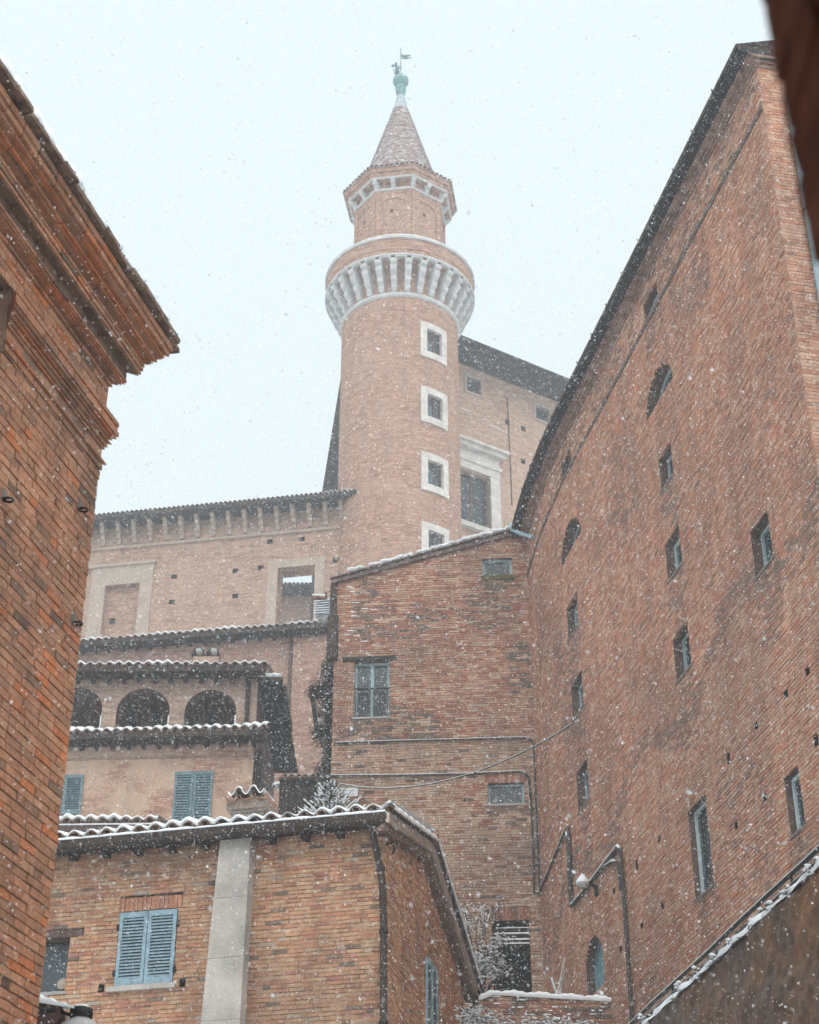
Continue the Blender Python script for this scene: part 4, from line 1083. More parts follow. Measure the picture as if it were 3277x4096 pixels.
# ================================================================== LOGGIA HOUSE
def build_loggia():
    F0 = 42.0; U = Wall((0, F0), (1, -.012)); root = thing('loggia_house', (at(1030, 3000, F0).x, F0, 0), 'house with three dark arches under a snowy tiled roof and peach plaster below', 'building')
    z_ = lambda x, y: (200 + x / 1.568, 2500 + y / 1.568)
    sR = U.sz(*z_(1300, 500))[0]; sL = -16.0
    OV = .55
    ztop = U.sz(*z_(760, 283), OV)[1] + .06
    Lw = Wall(U.pt(sR, .25, 0), (math.cos(R(3.4)), -math.sin(R(3.4))))
    zl = Lw.sz(*z_(1000, 705), OV)[1]
    arches = []
    for x0, x1, yt in ((412, 745, 400), (840, 1165, 408), (-15, 320, 392)):
        s0, s1 = U.sz(*z_(x0, 600))[0], U.sz(*z_(x1, 600))[0]; z1 = U.sz(*z_((x0 + x1) / 2, yt))[1]
        arches.append(Opening(s0, s1, zl + .25, z1, (s1 - s0) * .46))
    far_wall('loggia_wall', U, lambda z: (sL, sR), zl - .4, ztop, 'far_loggia', root, arches)
    for o in arches:                     # deep arch reveals
        b = MB(); q = o.outline(); n = len(q)
        for k in range(n):
            p, e = q[k], q[(k + 1) % n]; b.poly([U.pt(p[0], 0, p[1]), U.pt(e[0], 0, e[1]), U.pt(e[0], -.4, e[1]), U.pt(p[0], -.4, p[1])])
        b.build('arch_reveal', 'reveal', root)
        st = MB(); st.wbox(U, o.s1 - .035, o.s1 - .003, -.3, -.02, o.z0, o.z0 + .75); st.build('snow_on_jamb', 'snow', root, kind='stuff')
    lb = MB(); lb.poly([U.pt(sL, -3, zl - .4), U.pt(sR - .1, -3, zl - .4), U.pt(sR - .1, -3, ztop), U.pt(sL, -3, ztop)])
    lb.poly([U.pt(sL, -3, ztop - .05), U.pt(sR, -3, ztop - .05), U.pt(sR, -.05, ztop - .05), U.pt(sL, -.05, ztop - .05)])
    lb.poly([U.pt(sL, -3, zl), U.pt(sR, -3, zl), U.pt(sR, -.05, zl), U.pt(sL, -.05, zl)])
    lb.build('loggia_back', 'far_loggia', root)
    for k in range(12): soft_box('loggia_beam', U, sL + 8 + k * .75, sL + 8.1 + k * .75, -3, -.42, ztop - .28, ztop - .06, 'timber', root)
    # lower facade
    zb = H + 6
    S = Lw
    o1 = [S.sz(*z_(70, 945)), S.sz(*z_(193, 1155))]; o2 = [S.sz(*z_(788, 926)), S.sz(*z_(1005, 1250))]
    far_wall('plaster_wall', S, lambda z: (-12, 0), zb, zl + .05, 'plaster', root, ())
    for (a, e) in (o1, o2):
        s0, s1 = a[0], e[0]; z1, z0 = a[1], e[1] - .15
        if a is o1[0]: s0 = s1 - 1.0
        m = (s0 + s1) / 2
        shutter_leaf(root, S, s0, m - .006, z0, z1, .02, 'shutter_far', 19, .06); shutter_leaf(root, S, m + .006, s1, z0, z1, .02, 'shutter_far', 19, .06)
    # string line under the eave band
    band_z = S.sz(*z_(700, 838))[1]
    soft_box('string_band', S, -12, .02, -.05, .03, band_z, band_z + .05, 'far_loggia', root)
    # eaves
    def eave(W, s0, s1, z, spacing, nm, snow_th, ov=OV):
        soft_box('soffit', W, s0, s1, -.02, ov, z + .10, z + .14, 'timber', root)
        soft_box('fascia', W, s0, s1 + .02, ov, ov + .05, z + .05, z + .19, 'gutter', root)
        n = int((s1 - s0) / .42)
        for k in range(n): 
            s = s0 + .2 + k * .42; soft_box('rafter', W, s, s + .09, 0, ov - .06, z - .05, z + .097, 'timber', root)
        rf = slab(nm, [W.pt(s0, ov, z + .2), W.pt(s1 + .05, ov, z + .2), W.pt(s1 + .05, -2.6 if nm == 'roof' else -.2, z + (.95 if nm == 'roof' else .42)), W.pt(s0, -2.6 if nm == 'roof' else -.2, z + (.95 if nm == 'roof' else .42))], .05, 'tile', root)
        tile_row(rf, W.pt(s0 + 5.0, ov + .05, z + .22), W.pt(s1 + .05, ov + .05, z + .22), -W.n, R(15), spacing, .095, .42, 'tile', .01, 1, True, root, snow_th, 2.4 if nm == 'roof' else .55)
    eave(U, sL, U.sz(*z_(1345, 262), OV)[0], ztop - .16, .262, 'roof', .07)
    eave(Lw, -12, Lw.sz(*z_(1340, 655), OV)[0], zl - .02, .262, 'lean_to_roof', .075)
    # rain pipe by the corner
    s, z = U.sz(*z_(1240, 500)); b = MB(); b.tube([U.pt(s, .07, z2) for z2 in (zl + .3, ztop - .1)], .06, 8); b.build('rain_pipe', 'timber', root, smooth=True)
    # right flank with its own deep eave running away from the viewer
    x0 = U.pt(sR, 0, 0).x; fl = MB(); zs = H + 20.4
    fl.poly([(x0, F0, 0), (x0 + .02, F0 + 6.3, 0), (x0 + .02, F0 + 6.3, zs), (x0, F0, zs)]); fl.build('side_wall', 'reveal', root)
    slab('side_soffit', [(x0 - .02, F0 - .05, zs + .06), (x0 + .66, F0 - .05, zs + .06), (x0 + .74, F0 + 6.3, zs + .06), (x0 - .02, F0 + 6.3, zs + .06)], .06, 'soffit', root)
    b = MB(); b.box((x0 + .34, F0 - .08, zs + .05), .70, .05, .10); b.build('side_gutter', 'gutter', root)
    sn = MB()
    for k in range(5): sn.sphere((x0 + .1 + k * .11, F0 - .02, zs + .16 + .02 * (k % 2)), .10, 8, (1, 1.6, .7))
    sn.build('snow_on_side_roof', 'snow', root, kind='stuff', smooth=True)
    b = MB(); b.tube([(x0 + .10, F0 - .02, z2) for z2 in (zl - 3.2, zl - .1)], .09, 8); b.build('corner_pipe', 'timber', root, smooth=True)
    # double pot chimney
    c = at(*z_(980, 232), F0 + 1.6); b = MB(); b.box((c.x, c.y, c.z - .1), .72, .4, .36); cm = b.build('chimney', 'far_loggia', root); org = ORG[cm.name]
    tm = tile_mesh(.2, .55, False, .95, 'tile_dark')
    for k in (-1, 1):
        p = Vector((c.x + k * .21, c.y - .3, c.z + .12)); o = put('cap_tile', tm, cm); o.matrix_local = Matrix.Translation(p - org); ORG[o.name] = p
    sn = MB()
    for k in (-1, 1): sn.sphere((c.x + k * .21, c.y - .02, c.z + .31), .17, 10, (1, 1.4, .16))
    sn.build('snow_on_cap', 'snow', cm, kind='stuff', smooth=True)
build_loggia()

# ================================================================== LONG HOUSE BEHIND THE LOGGIA
def build_long():
    a = R(9.4); P0 = at(1290, 2700, 53.0); W = Wall((P0.x, P0.y), (math.cos(a), -math.sin(a)))
    root = thing('long_brick_house', (P0.x, P0.y, 0), 'long pinkish brick house behind the arched loggia with a snowy scalloped roof edge', 'building')
    z_ = lambda x, y: (300 + x / 1.4375, 1850 + y / 1.4375)
    OV = .5; zt = W.sz(*z_(700, 1000), OV)[1] - .02
    far_wall('wall', W, lambda z: (-17, .9), H + 8, zt, 'far_long', root)
    soft_box('soffit', W, -17, .35, 0, OV, zt, zt + .05, 'soffit', root); soft_box('gutter', W, -17, .4, OV, OV + .08, zt - .02, zt + .11, 'gutter', root)
    for k in range(34): soft_box('rafter', W, -16.8 + k * .5, -16.7 + k * .5, 0, OV - .05, zt - .12, zt - .003, 'timber', root)
    rf = slab('roof', [W.pt(-17, OV, zt + .12), W.pt(.4, OV, zt + .12), W.pt(.4, -3, zt + .9), W.pt(-17, -3, zt + .9)], .05, 'tile', root)
    tile_row(rf, W.pt(-14.5, OV + .06, zt + .14), W.pt(.4, OV + .06, zt + .14), -W.n, R(14), .27, .095, .42, 'tile', .012, 1, True, root, .075, 2.6)
    s = W.sz(*z_(1240, 1100))[0]; b = MB(); b.tube([W.pt(s, .06, z) for z in (H + 10, zt - .05)], .05, 8); b.build('rain_pipe', 'reveal', root, smooth=True)
    soft_box('corner_pier', W, s + .12, .9, 0, .12, H + 8, zt - .16, 'far_long', root)
build_long()

# ================================================================== PALACE GARDEN WALL
PW_A = R(10.1)
_p = at(1367, 2200, 69.0)
PW = Wall((_p.x, _p.y), (math.cos(PW_A), -math.sin(PW_A)))
def build_palace_wall():
    W = PW; root = thing('palace_garden_wall', W.pt(-8, 0, 0), 'pale brick palace wall left of the round tower with corbelled eave and stone framed windows', 'building')
    z_ = lambda x, y: (300 + x / 1.4375, 1850 + y / 1.4375)
    OV = 1.0; zt = (W.sz(*z_(900, 235), OV)[1] + W.sz(*z_(300, 300), OV)[1]) / 2 - .12
    c = lambda x0, y0, x1, y1: Opening(W.sz(*z_(x0, y1))[0], W.sz(*z_(x1, y1))[0], W.sz(*z_((x0 + x1) / 2, y1))[1], W.sz(*z_((x0 + x1) / 2, y0))[1])
    ow = c(1152, 600, 1370, 960); ow.z0 -= 1.2; bw = c(145, 705, 345, 1010); bw.z0 -= 1.2
    holes = [W.sz(*z_(x, y)) for x, y in ((570, 657), (557, 802), (922, 622), (922, 768), (1068, 605), (1500, 563), (1120, 455), (1305, 440))]
    hop = [Opening(s - .14, s + .14, z - .12, z + .12) for s, z in holes]
    far_wall('wall', W, lambda z: (-26, .6), H + 15, zt, 'far_palace', root, [ow, bw] + hop)
    for s, z in holes: hole(root, W, s, z, .28, .24, .35)
    # open window: thick reveals, stone frame, nothing behind but air
    b = MB(); q = ow.outline()
    for k in (1, 2, 3): p, e = q[k], q[(k + 1) % 4]; b.poly([W.pt(p[0], 0, p[1]), W.pt(e[0], 0, e[1]), W.pt(e[0], -.95, e[1]), W.pt(p[0], -.95, p[1])])
    ro = b.build('window_opening', 'far_palace', root)
    wf = MB(); fw = .5
    wf.wbox(W, ow.s0 - fw, ow.s0 - .0, -.02, .05, ow.z0, ow.z1 + .002); wf.wbox(W, ow.s1, ow.s1 + fw * .9, -.02, .05, ow.z0, ow.z1 + .002); wf.wbox(W, ow.s0 - fw, ow.s1 + fw * .9, -.02, .045, ow.z1 + .004, ow.z1 + .42)
    wf.build('stone_frame', 'stone', ro)
    # blind window
    b = MB(); b.poly([W.pt(s, -.28, z) for s, z in bw.outline()])
    for k in (1, 2, 3): p, e = bw.outline()[k], bw.outline()[(k + 1) % 4]; b.poly([W.pt(p[0], 0, p[1]), W.pt(e[0], 0, e[1]), W.pt(e[0], -.28, e[1]), W.pt(p[0], -.28, p[1])])
    bo = b.build('blind_window', 'far_palace', root)
    wf = MB(); wf.wbox(W, bw.s0 - .72, bw.s0, -.02, .06, bw.z0, bw.z1); wf.wbox(W, bw.s1, bw.s1 + .62, -.02, .06, bw.z0, bw.z1); wf.wbox(W, bw.s0 - .72, bw.s1 + .62, -.02, .055, bw.z1 + .003, bw.z1 + 1.0)
    wf.wbox(W, bw.s0 - .9, bw.s1 + .75, -.02, .16, bw.z1 + 1.0, bw.z1 + 1.14); wf.build('stone_frame', 'stone', bo)
    hole(root, W, *W.sz(*z_(212, 908)), .26, .24, .1)
    # corbels and eave
    sp = (W.sz(*z_(1448, 300))[0] - W.sz(*z_(175, 400))[0]) / 14; s_last = W.sz(*z_(1448, 300))[0]
    prof = [(0, -1.12), (.10, -1.12), (.16, -1.0), (.14, -.86), (.30, -.80), (.38, -.66), (.34, -.52), (.55, -.46), (.64, -.30), (.62, -.16), (.80, -.12), (.80, 0), (0, 0)]
    for k in range(-1, 20):
        s = s_last - sp * k; b = MB(); n = len(prof); A = [W.pt(s - .095, d * .8, zt + z * .86) for d, z in prof]; B = [W.pt(s + .095, d * .8, zt + z * .86) for d, z in prof]
        b.poly(A); b.poly(B[::-1])
        for i in range(n): b.poly([A[i], B[i], B[(i + 1) % n], A[(i + 1) % n]])
        b.build('corbel', 'stone', root)
    soft_box('moulding', W, -26, .5, 0, .12, zt - 1.22, zt - 1.10, 'stone', root)
    soft_box('soffit', W, -26, W.sz(1425, 1965, OV)[0], -.05, OV, zt, zt + .08, 'soffit', root)
    soft_box('gutter', W, -26, W.sz(1425, 1965, OV)[0] + .05, OV, OV + .1, zt - .02, zt + .14, 'gutter', root)
    se = W.sz(1430, 1960, OV)[0]
    rf = slab('roof', [W.pt(-26, OV, zt + .15), W.pt(se, OV, zt + .15), W.pt(se, -.6, zt + .55), W.pt(-26, -.6, zt + .55)], .06, 'tile_dark', root)
    tile_row(rf, W.pt(-18, OV + .08, zt + .17), W.pt(se, OV + .08, zt + .17), -W.n, R(16), .232, .09, .45, 'tile_dark', .012, 1, True, root, .03, .5)
build_palace_wall()

# ================================================================== ROUND TOWER
TX, TY = -.50, 70.0
def build_tower():
    root = thing('round_tower', (TX, TY, 0), 'tall round brick tower with ring of white corbels, eight-sided lantern and conical roof', 'tower')
    RS = 2.985; c0 = (TX, TY, H)
    cyl_uv = lambda p: (math.atan2(p[0] - TX, -(p[1] - TY)) * 3.0, p[2])
    # windows cut in the shaft: solved from the photograph on the cylinder
    def cyl(x, y):
        lx, vz = ray(x, y); A = lx * lx + 1; Bq = -2 * (lx * TX + TY); Cq = TX * TX + TY * TY - RS * RS
        F = (-Bq - math.sqrt(max(0, Bq * Bq - 4 * A * Cq))) / (2 * A)
        return math.atan2(lx * F - TX, -(F - TY)), H + vz * F
    z_ = lambda x, y: (1200 + x / 1.4375, 1200 + y / 1.4375)
    wins = []
    for (y0, y1) in ((168, 296), (540, 668), (918, 1058), (1322, 1470)):
        a0, zt = cyl(*z_(731, y0)); a1, _ = cyl(*z_(816, y0 + 55)); _, zb = cyl(*z_(731, y1)); wins.append((a0, a1, zb, zt))
    zt0 = H + 54.0
    b = MB(); n = 72; zs = sorted(set([H + 18, zt0] + [z for w in wins for z in (w[2], w[3])])); aw0, aw1 = wins[1][0], wins[1][1]
    angs = [-math.pi + 2 * math.pi * k / n for k in range(n)]; angs = sorted([a for a in angs if not (aw0 - .02 < a < aw1 + .02)] + [aw0, aw1, (aw0 + aw1) / 2]); angs.append(angs[0] + 2 * math.pi)
    P = lambda a, r, z: (TX + r * math.sin(a), TY - r * math.cos(a), z)
    uvl = []
    for z0, z1 in zip(zs, zs[1:]):
        zm = (z0 + z1) / 2
        for a0, a1 in zip(angs, angs[1:]):
            am = (a0 + a1) / 2
            if aw0 < am < aw1 and any(w[2] < zm < w[3] for w in wins): continue
            b.poly([P(a0, RS, z0), P(a1, RS, z0), P(a1, RS, z1), P(a0, RS, z1)]); uvl += [(a0 * 3, z0), (a1 * 3, z0), (a1 * 3, z1), (a0 * 3, z1)]
    sh = b.build('shaft', 'far_tower', root); ul = sh.data.uv_layers[0]; ul.data.foreach_set('uv', [x for l in sh.data.loops for x in uvl[l.vertex_index]])
    for a0, a1, zb, zt in wins:
        a0, a1 = aw0, aw1
        w = MB(); dp = .16
        w.poly([P(a0, RS, zb), P(a0, RS, zt), P(a0, RS - dp, zt), P(a0, RS - dp, zb)]); w.poly([P(a1, RS, zb), P(a1, RS, zt), P(a1, RS - dp, zt), P(a1, RS - dp, zb)])
        w.poly([P(a0, RS, zt), P(a1, RS, zt), P(a1, RS - dp, zt), P(a0, RS - dp, zt)]); w.poly([P(a0, RS, zb), P(a1, RS, zb), P(a1, RS - dp, zb), P(a0, RS - dp, zb)])
        wo = w.build('window', 'frame_stone', root)
        f = MB(); fa, fz = .115, .38; k_ = 6
        def arc(s0, s1, z0, z1):
            rows = [[P(s0 + (s1 - s0) * i / k_, r, z) for i in range(k_ + 1)] for r, z in ((RS - .02, z0), (RS + .07, z0), (RS + .07, z1), (RS - .02, z1))]
            f.grid(rows); f.poly([r[0] for r in rows]); f.poly([r[-1] for r in rows][::-1])
        arc(a0 - fa, a0, zb - fz, zt + fz); arc(a1, a1 + fa, zb - fz, zt + fz); arc(a0 + .001, a1 - .001, zt, zt + fz - .003); arc(a0 + .001, a1 - .001, zb - fz + .003, zb)
        f.build('stone_frame', 'frame_stone', wo)
        g_ = MB(); g_.poly([P(a0, RS - dp + .03, zb), P(a1, RS - dp + .03, zb), P(a1, RS - dp + .03, zt), P(a0, RS - dp + .03, zt)]); g_.build('pane', 'glass', wo)
        m_ = MB(); am = (a0 + a1) / 2
        for aa in (a0 + .02, am, a1 - .02): m_.hexa([P(aa - .014, RS - dp + .08, zb), P(aa + .014, RS - dp + .08, zb), P(aa + .014, RS - dp + .08, zt), P(aa - .014, RS - dp + .08, zt), P(aa - .014, RS - dp + .04, zb), P(aa + .014, RS - dp + .04, zb), P(aa + .014, RS - dp + .04, zt), P(aa - .014, RS - dp + .04, zt)])
        m_.build('sash', 'brown_frame', wo)
        lp = MB(); lp.poly([P(a0 + .05, RS - dp + .035, zb + .1), P(am - .03, RS - dp + .035, zb + .1), P(am - .03, RS - dp + .035, zb + .75), P(a0 + .05, RS - dp + .035, zb + .75)]); lp.build('lower_pane', 'glass_blue', wo)
    # corbel ring
    ring = MB(); ring.lathe(c0, [(RS, 53.86), (RS + .10, 53.90), (RS + .13, 54.0), (RS + .10, 54.10), (RS, 54.14)], 72); ring.build('foot_ring', 'white_stone', root, smooth=True)
    bk = MB(); bk.lathe(c0, [(RS, 54.0), (RS + .02, 55.1), (RS + .22, 55.55), (3.78, 55.86)], 72); bk.build('corbel_backing', 'far_tower', root, uv=cyl_uv)
    prof = [(RS - .05, 54.12), (RS + .14, 54.16), (RS + .24, 54.32), (RS + .22, 54.46), (RS + .27, 54.52), (RS + .43, 54.66), (RS + .46, 54.84), (RS + .42, 54.94), (RS + .50, 55.0), (RS + .66, 55.16), (RS + .70, 55.36), (RS + .66, 55.46), (RS + .80, 55.52), (RS + .84, 55.62), (RS + .84, 55.72), (RS - .05, 55.72)]
    N_ = 30
    for k in range(N_):
        a = 2 * math.pi * (k + .5) / N_ + .02; A, B = [], []
        for r, z in prof:
            hw = .125 + .05 * (z - 54.1) / 1.6
            ct, st = math.cos(a), math.sin(a)
            A.append((TX + r * st - hw * ct, TY - r * ct - hw * st, H + z)); B.append((TX + r * st + hw * ct, TY - r * ct + hw * st, H + z))
        b = MB(); b.poly(A); b.poly(B[::-1]); n = len(prof)
        for i in range(n): b.poly([A[i], B[i], B[(i + 1) % n], A[(i + 1) % n]])
        b.build('corbel', 'white_stone', root)
    # little arches between corbels as a scalloped ring
    for k in range(N_):
        a = 2 * math.pi * (k + 1) / N_ + .02; b = MB(); rows = []
        for i in range(9):
            t = -1 + i / 4; aa = a + t * math.pi / N_ * .72; zz = 55.66 + .13 * math.sqrt(max(0, 1 - t * t))
            rows.append([P(aa, RS + .1, H + zz), P(aa, 3.86, H + zz), P(aa, 3.86, H + 55.9), P(aa, RS + .1, H + 55.9)])
        b.grid(rows); b.build('corbel_arch', 'white_stone', root)
    par = MB(); par.lathe(c0, [(3.80, 55.86), (3.88, 55.88), (3.88, 55.97), (3.84, 55.98), (3.84, 56.22), (3.87, 56.24), (3.87, 56.30), (3.84, 56.31), (3.84, 56.93)], 72); par.build('parapet', 'far_tower', root, uv=cyl_uv)
    lip = MB(); lip.lathe(c0, [(3.80, 55.84), (3.90, 55.85), (3.90, 55.95), (3.84, 55.96)], 72); lip.build('parapet_foot', 'white_stone', root)
    cop = MB(); cop.lathe(c0, [(3.80, 56.93), (3.93, 56.95), (3.93, 57.12), (3.80, 57.22), (3.2, 57.24)], 72); cop.build('coping', 'white_stone', root)
    sn = MB(); sn.lathe(c0, [(3.86, 57.17), (3.80, 57.26), (3.4, 57.28)], 72); sn.build('snow_on_coping', 'snow', root, kind='stuff', smooth=True)
    # eight-sided lantern
    th0 = R(14); RD = 2.46
    oc = lambda r, z, k: (TX + r * math.sin(th0 + k * math.pi / 4), TY - r * math.cos(th0 + k * math.pi / 4), H + z)
    def octa(name, prof, mat, uvf=None):
        b = MB(); b.grid([[oc(r, z, k) for k in range(8)] for r, z in prof], True); return b.build(name, mat, root, uv=uvf)
    octa('lantern', [(RD, 56.9), (RD, 61.62)], 'far_tower', cyl_uv)
    for k in range(8):     # corner strips and blind arches
        p, q = Vector(oc(RD, 0, k)), Vector(oc(RD, 0, k + 1)); u = (q - p).normalized(); Wf = Wall((p.x, p.y), (u.x, u.y)); w_ = (q - p).length
        if Wf.n.dot(Vector((p.x - TX, p.y - TY, 0))) < 0: Wf.n = -Wf.n
        b = MB(); b.wbox(Wf, .01, .26, -.02, .055, H + 57.2, H + 61.6); b.wbox(Wf, w_ - .26, w_ - .01, -.02, .055, H + 57.2, H + 61.6); b.build('corner_strip', 'far_tower', root, uv=cyl_uv)
        ar = MB(); rr = (w_ - .5) / 2; rows = []
        for i in range(13):
            t = math.pi * i / 12; e = [(w_ / 2 - r * math.cos(t), H + 60.45 + r * .85 * math.sin(t)) for r in (rr, rr + .14)]
            rows.append([Wf.pt(e[0][0], -.01, e[0][1]), Wf.pt(e[0][0], .05, e[0][1]), Wf.pt(e[1][0], .05, e[1][1]), Wf.pt(e[1][0], -.01, e[1][1])])
        ar.grid(rows); ar.build('blind_arch', 'far_tower', root, uv=cyl_uv)
        hole(root, Wall(Wf.pt(0, .004, 0), Wf.u) if Wf.n.dot(Wall((0, 0), Wf.u).n) > 0 else Wf, w_ * .45, H + 60.2, .16, .2, -.01)
    octa('lantern_string', [(RD, 61.58), (RD + .10, 61.6), (RD + .10, 61.7), (RD, 61.72)], 'white_stone')
    octa('cornice_recess', [(RD, 61.7), (RD - .02, 62.1), (2.85, 62.16)], 'far_tower', cyl_uv)
    for k in range(8):
        for t in (0.04, .5):
            p = Vector(oc(RD, 0, k)).lerp(Vector(oc(RD, 0, k + 1)), t); n_ = Vector((p.x - TX, p.y - TY, 0)).normalized(); u = Vector((-n_.y, n_.x, 0))
            pr = [(0, 61.72), (.10, 61.72), (.18, 61.82), (.16, 61.92), (.32, 61.98), (.38, 62.08), (.38, 62.15), (0, 62.15)]
            A = [Vector((p.x, p.y, H + z)) + n_ * d - u * .12 for d, z in pr]; B = [Vector((p.x, p.y, H + z)) + n_ * d + u * .12 for d, z in pr]
            b = MB(); b.poly(A); b.poly(B[::-1])
            for i in range(8): b.poly([A[i], B[i], B[(i + 1) % 8], A[(i + 1) % 8]])
            b.build('bracket', 'white_stone', root)
    octa('cornice_lip', [(2.80, 62.15), (2.90, 62.16), (2.90, 62.24), (2.86, 62.25)], 'white_stone')
    octa('cornice', [(2.87, 62.24), (2.92, 62.5), (3.02, 62.52), (3.06, 62.7), (3.12, 62.74)], 'far_tower', cyl_uv)
    rf = octa('lantern_roof', [(3.14, 62.74), (3.16, 62.79), (2.1, 63.35)], 'octroof')
    tm = tile_mesh(.105, .5, False, .85, 'tile_dark'); org = ORG[rf.name]
    for k in range(8):
        p, q = Vector(oc(3.18, 62.77, k)), Vector(oc(3.18, 62.77, k + 1)); X = (q - p).normalized(); n = 9
        c_ = (p + q) / 2; U_ = Vector((TX - c_.x, TY - c_.y, 0)).normalized(); Y = (U_ * math.cos(R(20)) + Vector((0, 0, math.sin(R(20))))); Z = X.cross(Y)
        if Z.z < 0: X = -X; Z = X.cross(Y)
        for i in range(n):
            pt_ = p.lerp(q, (i + .5) / n); o = put('tile', tm, rf); o.matrix_local = Matrix.Translation(pt_ - org) @ Matrix((X, Y, Z)).transposed().to_4x4(); ORG[o.name] = pt_
    # cone of fish-scale clay courses
    pr = []; nC = 48; r0, r1, z0, z1 = 2.20, .43, 63.25, 69.6
    for k in range(nC):
        f0, f1 = k / nC, (k + 1) / nC; pr += [(r0 + (r1 - r0) * f0 + .018, z0 + (z1 - z0) * f0), (r0 + (r1 - r0) * f1 + .002, z0 + (z1 - z0) * f1 - .005)]
    b = MB(); b.lathe(c0, pr, 48); b.build('cone_roof', 'cone', root)
    b = MB(); b.lathe(c0, [(.44, 69.58), (.40, 69.75), (.30, 70.25), (.235, 70.6), (.20, 70.75)], 24); b.build('lead_cap', 'lead', root, smooth=True)
    fin = MB(); fin.lathe(c0, [(.20, 70.70), (.24, 70.82), (.29, 71.08), (.31, 71.28), (.27, 71.5)], 24); fo = fin.build('finial_neck', 'verdigris', root, smooth=True)
    fin = MB(); fin.lathe(c0, [(.455 * math.sin(math.pi * k / 16) + .001, 71.90 - .455 * math.cos(math.pi * k / 16)) for k in range(17)], 28); fin.build('finial_ball', 'verdigris', root, smooth=True)
    b = MB(); b.tube([(TX, TY, H + 72.3), (TX, TY, H + 74.6)], .026, 6); ms = b.build('mast', 'bronze', root)
    fl = MB(); zf = H + 74.12; prs = [(.0, 0.02), (.12, .0), (.30, .02), (.52, .09), (.62, .05), (.40, -.06), (.34, -.10), (.70, -.10), (.48, -.22), (.28, -.30), (.12, -.32), (.08, -.16), (0, -.18)]
    A = [(TX + x * .93, TY + .02 + x * .3 + .03 * math.sin(x * 9), zf + z) for x, z in prs]; Bv = [(p[0] - .012, p[1] + .03, p[2]) for p in A]
    fl.poly(A); fl.poly(Bv[::-1])
    for i in range(len(A)): fl.poly([A[i], Bv[i], Bv[(i + 1) % len(A)], A[(i + 1) % len(A)]])
    fl.tube([(TX, TY, zf - .38), (TX + .12, TY + .04, zf - .34)], .015, 5); fl.build('flag', 'bronze', ms)
    st = MB(); bx, bz = TX - .20, H + 72.50     # small standing figure gripping the mast
    st.tube([(bx - .02, TY, bz + .02), (bx, TY, bz + .25), (bx - .02, TY, bz + .5), (bx - .08, TY, bz + .66)], [.15, .12, .10, .06], 8)
    st.sphere((bx - .07, TY, bz + .78), .085, 8); st.sphere((bx - .07, TY, bz + .86), .05, 6, (1, 1, 1.3))
    st.tube([(bx - .03, TY, bz + .60), (bx + .09, TY, bz + .57), (TX, TY, bz + .56)], [.05, .035, .03], 6); st.tube([(bx, TY + .06, bz + .52), (bx + .1, TY + .04, bz + .47), (TX, TY, bz + .44)], [.045, .03, .028], 6)
    st.tube([(bx - .08, TY, bz + .6), (bx - .26, TY, bz + .68), (bx - .33, TY, bz + .56)], [.05, .05, .03], 6); st.tube([(bx - .24, TY, bz + .6), (bx - .3, TY, bz + .78)], [.06, .02], 6)
    st.tube([(bx - .24, TY, bz + .44), (bx - .19, TY, bz + .25), (bx - .1, TY, bz + .22)], [.02, .025, .02], 5)
    st.tube([(bx - .05, TY, bz + .08), (bx - .14, TY, bz - .04)], [.06, .04], 6); st.tube([(bx + .02, TY, bz + .08), (bx + .14, TY, bz + .02), (TX, TY, bz + .02)], [.06, .04, .03], 6)
    st.build('vane_figure', 'bronze', ms, smooth=True)
build_tower()

